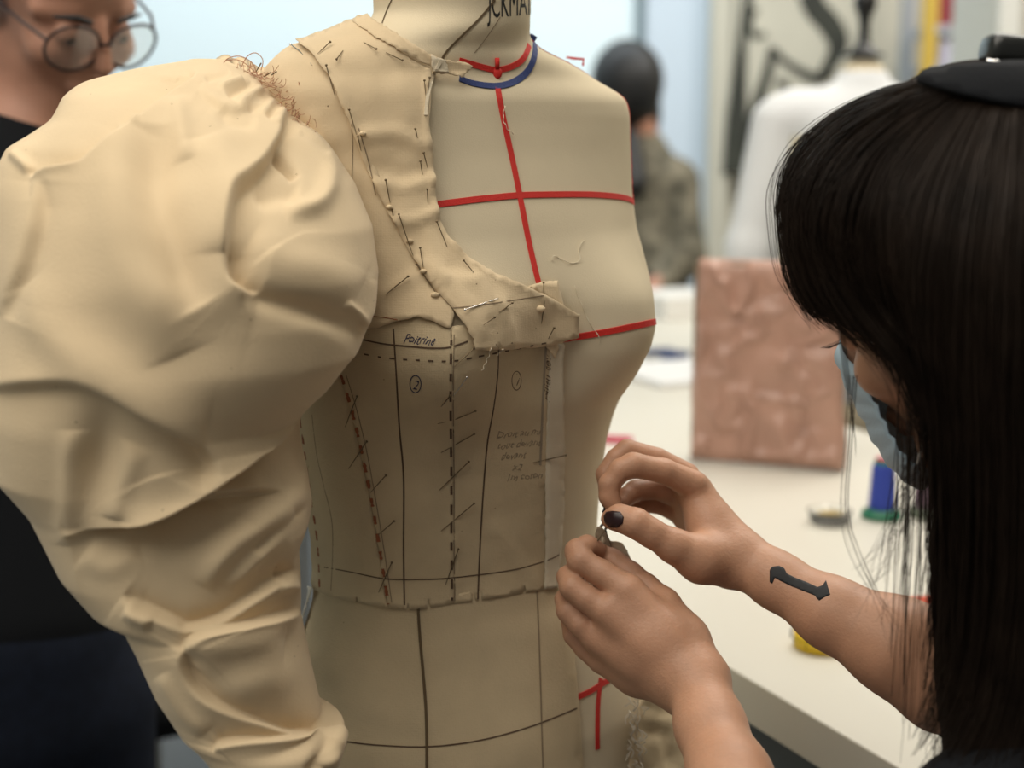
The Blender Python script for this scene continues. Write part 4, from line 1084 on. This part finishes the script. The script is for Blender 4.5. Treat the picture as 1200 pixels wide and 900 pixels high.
# rose satin square leaning on the table
b0, b1 = on_z(808, 538, .902), on_z(990, 553, .902)
ux = (b1 - b0); wdt = ux.length; ux.normalize(); uz = Vector((.0, .04, 1)).normalized()
rng = random.Random(5)
V, F = [], []; n = 64; hgt = .318
folds = [(rng.uniform(0, 6.28), rng.uniform(8, 22), rng.uniform(-1, 1), rng.uniform(0, 6)) for _ in range(12)]
knots = [(.35, .30), (.68, .55), (.30, .72), (.75, .20), (.62, .86)]
for s in (0, 1):
    for i in range(n + 1):
        for j in range(n + 1):
            u, v = i / n, j / n
            d = 0
            for kx, ky in knots:
                rr = math.hypot(u - kx, v - ky); an = math.atan2(v - ky, u - kx)
                d += .0040 * math.sin(an * 5 + kx * 20 + rr * 12) * math.exp(-rr * 5) - .005 * math.exp(-(rr / .03) ** 2)
            nq = Vector((u * 2.6, v * 3.2, 3 + s)); d += .012 * (1 - abs(noise.noise(nq + Vector((noise.noise(nq * 2), noise.noise(nq * 2 + Vector((5, 0, 0))), 0)) * .7)) * 2.2) ** 3 - .004; ed = min(u, 1 - u, v, 1 - v)
            d = (d + .014) * min(1, ed / .05) ** .5
            wx = u * wdt + .003 * math.sin(v * 13) * (1 if u in (0, 1) else 0); pz = v * hgt
            nn = Vector((ux.y, -ux.x, 0)) * (1 if s == 0 else -1)
            V.append(b0 + ux * (wx + .010 * v * (1 - 2 * u) * 1.0) + uz * (pz + .001) + nn * d)
        
for s in (0, 1):
    o_ = s * (n + 1) ** 2
    for i in range(n):
        for j in range(n):
            f = (o_ + i * (n + 1) + j, o_ + (i + 1) * (n + 1) + j, o_ + (i + 1) * (n + 1) + j + 1, o_ + i * (n + 1) + j + 1); F.append(f if s == 0 else f[::-1])
sat = mesh_py('satin_sample', V, F, mat('rose_satin', (.45, .26, .195), .34, var=.10, vscale=14, spec=.5), None)
tag(sat, 'dusty rose quilted satin square standing upright on the white table', 'fabric sample')
box('sample_board', (b0 + b1) / 2 + uz * hgt / 2 + Vector((0, .003, 0)), (wdt * .97, .006, hgt * .97), MATS['brown_shade'], sat, Matrix.Rotation(math.atan2(ux.y, ux.x), 3, 'Z'))

# blue thread cone on green foot
def spool(x, y, col, foot, label, s=1.0, two=None):
    c = on_z(x, y, .901); g = empty('thread_spool', c, label, 'thread spool')
    lathe('foot', c, [(.0265 * s, 0), (.028 * s, .003), (.026 * s, .009), (.017 * s, .013), (.013 * s, .014)], foot, g)
    bm = bmesh.new(); pr_ = [(.0165 * s, .012)]
    for k in range(26): pr_.append(((.0185 - .0035 * k / 25 + .00035 * (k % 2)) * s, (.014 + .0023 * k) * s))
    pr_ += [(.013 * s, .074 * s)]
    add_lathe(bm, c, pr_, 28); bm_obj('thread', bm, col, g, True)
    lathe('cone_top', c, [(.0125 * s, .072 * s), (.0125 * s, .079 * s), (.010 * s, .0805 * s), (.006 * s, .0805 * s), (.005 * s, .076 * s)], foot, g)
    lathe('spool_rim', c, [(.011 * s, .0804 * s), (.0115 * s, .082 * s), (.006 * s, .082 * s), (.006 * s, .0805 * s)], mat('pink_plastic', (.55, .05, .12), .5), g)
    return g
spool(1033, 606, mat('blue_thread', (.022, .05, .36), .5, bump=.3, bscale=900), mat('green_plastic', (.02, .16, .09), .4), 'cobalt blue thread cone on a green foot beside the hair')
spool(1086, 604, mat('mauve_thread', (.16, .10, .13), .6, bump=.3, bscale=900), mat('olive_plastic', (.10, .12, .08), .4), 'dull mauve thread cone half hidden behind the hanging hair')

# clear pin dish with clear upright tube
GLASS = mat('clear_plastic', (.95, .95, .93), .06, trans=.96)
c = on_z(972, 613, .901); dish = empty('pin_dish', c, 'clear plastic dish of brass pins behind the tattooed forearm', 'dish')
lathe('dish', c, [(.024, 0), (.027, .003), (.029, .016), (.030, .017), (.030, .018), (.0275, .018), (.026, .004), (.0, .003)], GLASS, dish, 36)
rng = random.Random(9); parts = []
for k in range(70):
    a = rng.uniform(0, 6.28); r = rng.uniform(0, .012); b = rng.uniform(0, 6.28); p = np.array(c) + [r * math.cos(a), r * math.sin(a), .0075 + rng.uniform(0, .008)]
    d = np.array([math.cos(b), math.sin(b), rng.uniform(-.1, .1)]) * .011; parts.append(tube_arrays([p - d, p, p + d], .0008, 4))
V, F = join_arrays(parts); tag(mesh_np('pins', V, F, mat('brass', (.55, .42, .16), .4, metal=.7), dish), kind='stuff')
# yellow tape measure coil
c = on_z(962, 757, .901); tm = empty('tape_measure', c, 'rolled yellow tape measure lying on the table under the forearm', 'tape measure')
P_ = [c + Vector((math.cos(a) * (.0125 + .0009 * a / 1.3), math.sin(a) * (.0125 + .0009 * a / 1.3), .0)) for a in np.linspace(0, 26, 200)]
V, F = [], []
for p in P_: V += [p, p + Vector((0, 0, .015))]
for i in range(len(P_) - 1): F.append((2 * i, 2 * i + 2, 2 * i + 3, 2 * i + 1))
rl = mesh_py('rolled_band', V, F, mat('tape_yellow', (.72, .50, .02), .5), tm); sd = rl.modifiers.new('t', 'SOLIDIFY'); sd.thickness = .0005
bm = bmesh.new()
Rr = .0125 + .0009 * 26 / 1.3 + .0004
for k in range(44):
    a = 2 * math.pi * k / 44; ln = .010 if k % 4 == 0 else .005
    add_box(bm, c + Vector((math.cos(a) * Rr, math.sin(a) * Rr, .0148 - ln / 2)), (.0005, .0006, ln), Matrix.Rotation(a, 3, 'Z'))
tag(bm_obj('graduation_marks', bm, BLACK, tm), kind='stuff')

# papers, shears, coloured strips on the table
def sheet(name, cx, cy, w_, h_, ang, material, label, cat, z=.9012, th=.0006):
    c = on_z(cx, cy, .9); o = box(name, (c.x, c.y, z + th / 2), (w_, h_, th), material, None, Matrix.Rotation(ang, 3, 'Z')); tag(o, label, cat); return o
PAPER = mat('paper', (.80, .80, .80), .7)
sheet('paper_sheet', 800, 440, .26, .26, TH - 1.57, PAPER, 'white paper pad at the far end of the white table', 'paper', th=.012)
c = on_z(800, 415, .9135)
sh = empty('shears', c, 'dark blue handled shears lying on the white paper pad', 'scissors')
Rz = Matrix.Rotation(.62, 3, 'Z')
for s in (-1, 1):
    Rb = Matrix.Rotation(.62 + s * .10, 3, 'Z')
    bm = bmesh.new(); add_box(bm, Vector(c) + Rb @ Vector((.06, 0, .003)), (.13, .012, .003), Rb, .001); bm_obj('blade', bm, SHINY, sh)
    ring = [Vector(c) + Rb @ Vector((-.05 + .035 * math.cos(t), s * -.022 + .016 * math.sin(t), .006)) for t in np.linspace(0, 2 * math.pi, 24)]
    tube('handle', ring, .007, mat('blue_handle', (.02, .04, .13), .4), sh)
sheet('pink_marker', 722, 519, .055, .012, -.2, mat('pink_marker_plastic', (.62, .02, .09), .4), 'short bright pink marker on the table beside the form waist', 'pen', th=.010)
sheet('orange_strip', 1070, 709, .10, .030, .25, mat('orange_card', (.55, .06, .015), .6), 'orange red card strip on the table behind the right elbow', 'card', th=.003)
sheet('grey_ruler', 1130, 716, .10, .034, .2, mat('grey_ruler_plastic', (.35, .36, .35), .5), 'grey ruler on the table behind the hanging hair ends', 'ruler', th=.003)
o = sheet('cloth_stack', 792, 368, .22, .20, TH, mat('white_cloth', (.78, .76, .72), .9), 'folded white cloth on the far side table', 'cloth', z=.901, th=.06); c_ = on_z(792, 352, 1.0); 

# ------------------------------------------------------------------ white garment on a second form
def blouse_form():
    c = on_y(1012, 60, 3.2); bx, by = c.x, c.y
    g = empty('second_dress_form', (bx, by, 0), 'blurred dress form with a black finial in the background', 'dress form')
    topz = on_y(1012, 60, 3.2).z
    Q = [cap((bx, by, topz - .13), (bx, by, topz - .062), .055, .052, .02), cap((bx - .12, by, topz - .15), (bx + .12, by, topz - .15), .05, .05, .05),
         ell((bx, by, topz - .30), (.16, .11, .20), None, .05), ell((bx, by, topz - .50), (.125, .095, .16), None, .08), ell((bx, by, topz - .72), (.17, .12, .17), None, .08)]
    sdf_mesh('torso', Q, .006, LINEN, g, 3)
    lathe('stand_pole', (bx, by, .02), [(.016, 0), (.016, topz - .85)], GREY, g); lathe('base', (bx, by, 0), [(.2, 0), (.2, .012), (.03, .03)], GREY, g)
    K = mat('black_lacquer', (.008, .008, .008), .3)
    lathe('finial', (bx, by, topz - .012), [(.047, 0), (.047, .006), (.028, .012), (.014, .03), (.011, .06), (.014, .085), (.022, .10), (.025, .115), (.020, .13), (.010, .15), (.0, .152)], K, g)
    s = [ell((bx, by, topz - .33), (.185, .135, .24), None, .05), cap((bx - .14, by, topz - .135), (bx + .14, by, topz - .135), .058, .058, .06), cap((bx, by, topz - .12), (bx, by, topz - .075), .075, .058, .03), ell((bx, by, topz - .62), (.19, .14, .24), None, .08)]
    b = sdf_mesh('white_blouse', s + [cap((bx - .185, by, topz - .15), (bx - .235, by - .01, topz - .42), .052, .05, .03), cap((bx - .235, by - .01, topz - .42), (bx - .235, by - .03, topz - .66), .05, .045, .02), cap((bx + .185, by, topz - .15), (bx + .25, by, topz - .42), .052, .05, .03), cap((bx + .25, by, topz - .42), (bx + .25, by, topz - .66), .05, .045, .02)], .005, mat('white_blouse_cloth', (.70, .71, .72), .9, spec=.1), None, 3)[0]
    tag(b, 'white long-sleeved blouse worn by the form beneath the black finial', 'blouse')
    for k, (dx, w_) in enumerate([(-.155, .03)]):
        ribbonp = [(bx + dx - .02 * t, by - .115 + .02 * t, topz - .18 - .45 * t) for t in np.linspace(0, 1, 12)]
        tube('beige_side_seam', ribbonp, .016, mat('beige_cloth', (.58, .52, .38), .9), b)
blouse_form()

# ------------------------------------------------------------------ poster with black brushed shapes
py_ = 6.80
pa, pb = on_y(857, 205, py_), on_y(1062, -40, py_)
pw, ph_ = pb.x - pa.x, pb.z - pa.z
poster = box('wall_poster', ((pa.x + pb.x) / 2, py_ + .02, (pa.z + pb.z) / 2 + .1), (pw, .03, ph_ + .2), mat('poster_ground', (.50, .47, .38), .7, var=.08, vscale=4), None)
tag(poster, 'large cream panel with bold black brushed shapes on the back wall', 'poster')
def pshape(pts, wd, name='black_shape'):
    P_ = smooth_poly([(x, y, w_) for (x, y), w_ in zip(pts, wd)], 30); V, F = [], []
    C = [on_y(x, y, py_) for x, y, _ in P_]
    for i, cc in enumerate(C):
        t = (C[min(i + 1, 29)] - C[max(i - 1, 0)]).normalized(); s = t.cross(Vector((0, -1, 0))).normalized(); hw2 = P_[i, 2] / FPX * 6.8 / 2
        V += [cc - s * hw2, cc + s * hw2, cc - s * hw2 + Vector((0, .006, 0)), cc + s * hw2 + Vector((0, .006, 0))]
    for i in range(29):
        a = i * 4; b = a + 4; F += [(a, a + 1, b + 1, b), (a + 1, a + 3, b + 3, b + 1), (a, b, b + 2, a + 2)]
    mesh_py(name, V, F, mat('brushed_black', (.03, .032, .022), .7, var=.4, vscale=8), poster, False)
pshape([(878,-10),(872,30),(868,80),(864,130),(860,204)], [12, 10, 14, 22, 26])
pshape([(905,55),(900,85),(890,115),(882,150),(876,180)], [8, 12, 14, 18, 20])
pshape([(904,58),(920,72),(940,85),(960,92),(976,84)], [10, 8, 10, 12, 8])
pshape([(948,-10),(956,10),(972,28),(982,48),(978,66),(962,90)], [26, 26, 26, 24, 18, 10])
pshape([(886,10),(878,24),(884,42),(898,40)], [8, 8, 8, 6])
pshape([(910,100),(918,98),(924,102)], [8, 10, 6])

# ------------------------------------------------------------------ shelving on the right
sx0 = on_y(1084, 60, 6.2); sx1 = on_y(1176, 60, 6.2)
shelf = empty('shelving_unit', ((sx0.x + sx1.x) / 2, 6.3, 0), 'metal shelving with yellow uprights at the back right', 'shelf')
YEL = mat('yellow_paint', (.48, .32, .04), .5)
for x in (sx0.x, sx1.x + .25):
    for y in (6.15, 6.5): box('upright', (x + .0, y, 1.1), (.055, .05, 2.2), YEL if y < 6.3 else GREY, shelf)
for z in (on_y(1120, 150, 6.2).z, on_y(1120, 82, 6.2).z - .0, on_y(1120, 36, 6.2).z, .5, 1.0):
    box('shelf_board', ((sx0.x + sx1.x) / 2 + .12, 6.33, z), (sx1.x - sx0.x + .2, .42, .035), mat('shelf_grey', (.33, .34, .38), .5), shelf)
zr = on_y(1120, 36, 6.2).z + .0175
rb = box('red_box', (on_y(1143, 10, 6.2).x, 6.3, zr + .075), (.20, .3, .15), mat('red_card', (.45, .03, .05), .6), None); tag(rb, 'crimson box on the top visible shelf', 'box')
rb = box('lilac_box', (on_y(1135, 60, 6.2).x, 6.3, on_y(1120, 82, 6.2).z + .0175 + .05), (.26, .3, .10), mat('lilac_card', (.42, .40, .50), .6), None); tag(rb, 'pale lilac box on the shelf below the crimson box', 'box')
rb = box('white_box', (on_y(1135, 120, 6.2).x, 6.3, on_y(1120, 150, 6.2).z + .0175 + .07), (.26, .3, .14), PAPER, None); tag(rb, 'white box on the lowest visible shelf', 'box')
cab = empty('white_cabinet', (on_y(1186, 30, 4.0).x + .25, 4.2, 0), 'tall white cabinet at the right edge above the hair clip', 'cabinet')
cxx = on_y(1170, 30, 4.0).x
box('body', (cxx + .30, 4.22, 1.05), (.60, .40, 2.1), mat('cabinet_cream', (.62, .60, .53), .6), cab)
box('door', (cxx + .34, 4.01, 1.05), (.50, .02, 2.06), MATS['cabinet_cream'], cab); box('edge_trim', (cxx + .03, 4.005, 1.05), (.055, .02, 2.1), mat('trim_white', (.85, .85, .80), .5), cab)

# black stool far behind the sleeve
c = on_z(168, 812, .48); c = Vector((c.x, c.y, 0)); st = empty('stool', c, 'black round stool on the grey floor behind the sleeve, left', 'stool')
lathe('seat', c, [(.12, .46), (.17, .465), (.18, .50), (.17, .535), (.10, .545), (.0, .545)], BLACK, st)
lathe('column', c, [(.025, .05), (.025, .46)], GREY, st)
for k in range(5):
    a = k * 1.2566; tube('leg', [c + Vector((0, 0, .09)), c + Vector((.15 * math.cos(a), .15 * math.sin(a), .07)), c + Vector((.26 * math.cos(a), .26 * math.sin(a), .016))], .014, GREY, st)
# ------------------------------------------------------------------ onlooker with glasses on the left
man = empty('person', (-.62, 1.66, 0), 'person with round dark glasses, black t-shirt and dark jeans, watching behind the sleeve', 'person')
FR = frame_from((.62, -.55, -.56), (.10, -.20, .97)); FO = A(70, -8, 1.66)
nb = A(28, 175, 1.72)
Q, FT = head_prims(FO, FR, 1.03, nb)
msR, msL = np.array(A(-90, 250, 1.62)), np.array(A(110, 240, 1.86)); mhip = np.array(A(15, 745, 1.76))
Q += [cap(nb, (msR + msL) / 2, .06, .10, .05), cap(msR, (msR + msL) / 2, .05, .10, .05), cap(msL, (msR + msL) / 2, .05, .10, .05), cap((msR + msL) / 2, mhip, .11, .12, .05)]
Q += chain([(msL, .045), (A(140, 420, 1.88), .038), (A(120, 600, 1.86), .03)], .02)
Q += chain([(msR, .045), (A(-130, 480, 1.6), .038), (A(-150, 640, 1.6), .03)], .02)
sdf_mesh('body', Q, .003, SKIN2, man, 3)
# hair
Q = [ell(FT(-.03, 0, .05), [.108, .088, .098], FR, .02), ell(FT(-.085, 0, -.045), [.05, .055, .06], FR, .03), ell(FT(.10, 0, -.01), [.085, .11, .095], FR, .02, 1), ell(FT(.01, .08, -.04), [.045, .03, .05], FR, .02, 1), ell(FT(.01, -.08, -.04), [.045, .03, .05], FR, .02, 1)]
Q += [cap(A(6, 45, 1.74), A(2, 80, 1.76), .034, .028, .02)]
sdf_mesh('hair', Q, .004, mat('dark_brown_hair', (.015, .012, .012), .5), man, 3)
# glasses
GF = mat('tortoise_frame', (.035, .014, .012), .3)
gl_ = empty('spectacles', FT(.10, 0, 0), 'thin round dark rimmed spectacles worn by the watching person', 'glasses')
for s in (-1, 1):
    cc = np.array([.102, s * .036, -.006])
    ring = [Vector(FT(cc[0] - .006 * abs(math.cos(t)) * (1 if s * math.cos(t) > 0 else 0), cc[1] + .031 * math.cos(t), cc[2] + .027 * math.sin(t))) for t in np.linspace(0, 2 * math.pi, 33)]
    tube('rim', ring, .0020, GF, gl_)
    V = [Vector(FT(*cc))] + ring[:-1]; F = [(0, 1 + i, 1 + (i + 1) % 32) for i in range(32)]
    o = mesh_py('lens', V, F, GLASS, gl_, False); sd = o.modifiers.new('t', 'SOLIDIFY'); sd.thickness = .0015
    tube('temple_arm', [Vector(FT(.096, s * .065, .002)), Vector(FT(.06, s * .080, .006)), Vector(FT(.0, s * .086, .004)), Vector(FT(-.02, s * .085, -.02))], .0020, GF, gl_)
tube('bridge', [Vector(FT(.103, -.008, -.002)), Vector(FT(.112, 0, .004)), Vector(FT(.103, .008, -.002))], .0020, GF, gl_)
for s in (-1, 1):
    tube('eyebrow', [Vector(FT(.094, s * .016, .020)), Vector(FT(.092, s * .032, .025)), Vector(FT(.078, s * .052, .019))], [.003, .0038, .002], MATS['dark_brown_hair'], man)
    for k, (r_, m_) in enumerate([(.0068, mat('iris_brown', (.05, .02, .01), .2))]):
        bm = bmesh.new(); bmesh.ops.create_icosphere(bm, subdivisions=2, radius=r_, matrix=Matrix.Translation(Vector(FT(.0855, s * .032, -.005)))); bm_obj('eye', bm, m_, man, True)
ex = [cap(msL, A(148, 400, 1.85), .062, .058, .03), cap(msR, A(-105, 420, 1.6), .062, .058, .03)]
shirt('black_tshirt', man, nb, msL, msR, np.array(A(15, 700, 1.76)), BLACK, extra=ex, r=.062, rt=.132, hipr=.138)
trousers('jeans', man, mhip, JEANS, (.075, .03), .085); shoes(man, mhip, (.6, -.7), (.095, .03))

# ------------------------------------------------------------------ figure at the back
wb = empty('person', (.55, 5.15, 0), 'person with a black bob and mottled khaki blouse seen from behind in the distance', 'person')
O3 = A(735, 100, 5.1); R3 = frame_from((-.85, .35, -.3), (-.2, 0, .98))
nb3 = A(752, 175, 5.18)
Q, T3 = head_prims(O3, R3, 1.02, nb3)
s3R, s3L = A(706, 215, 5.25), A(790, 215, 5.1); h3 = A(760, 430, 5.15)
Q += [cap(nb3, (s3R + s3L) / 2, .06, .09, .05), cap((s3R + s3L) / 2, h3, .10, .12, .05)]
Q += chain([(s3L, .05), (A(800, 300, 5.05), .042), (A(760, 345, 4.95), .034), (A(725, 335, 4.92), .028)], .02)
sdf_mesh('body', Q, .006, SKIN2, wb, 2)
Q = [ell(A(735, 95, 5.07), [.128, .13, .145], None, .02), ell(A(742, 135, 5.18), [.10, .09, .12], None, .06), ell(T3(.13, 0, -.05), [.07, .09, .10], R3, .02, 1)]
sdf_mesh('hair', Q, .006, HAIRB, wb, 3)
CAMO = mat('mottled_khaki', (.025, .025, .016), .9, col2=(.24, .21, .15), vscale=22)
shirt('blouse', wb, nb3, s3L, s3R, h3, CAMO, extra=[cap(s3L, A(802, 300, 5.05), .085, .075, .04), cap(A(802, 300, 5.05), A(765, 345, 4.98), .07, .05, .03), cap(nb3, (s3L + s3R) / 2, .085, .13, .05)], r=.08, rt=.155, h=.008, hipr=.17)
sc = [cap(A(735, 165, 5.04), A(742, 215, 5.0), .05, .05, .02)]
sdf_mesh('scarf', sc, .008, HAIRB, wb, 2)
trousers('trousers', wb, np.array([h3[0], h3[1], max(.85, h3[2] - .05)]), BLACK, (.10, .0), .09); shoes(wb, h3, (-.9, .3), (.10, 0))
bpy.context.view_layer.update()
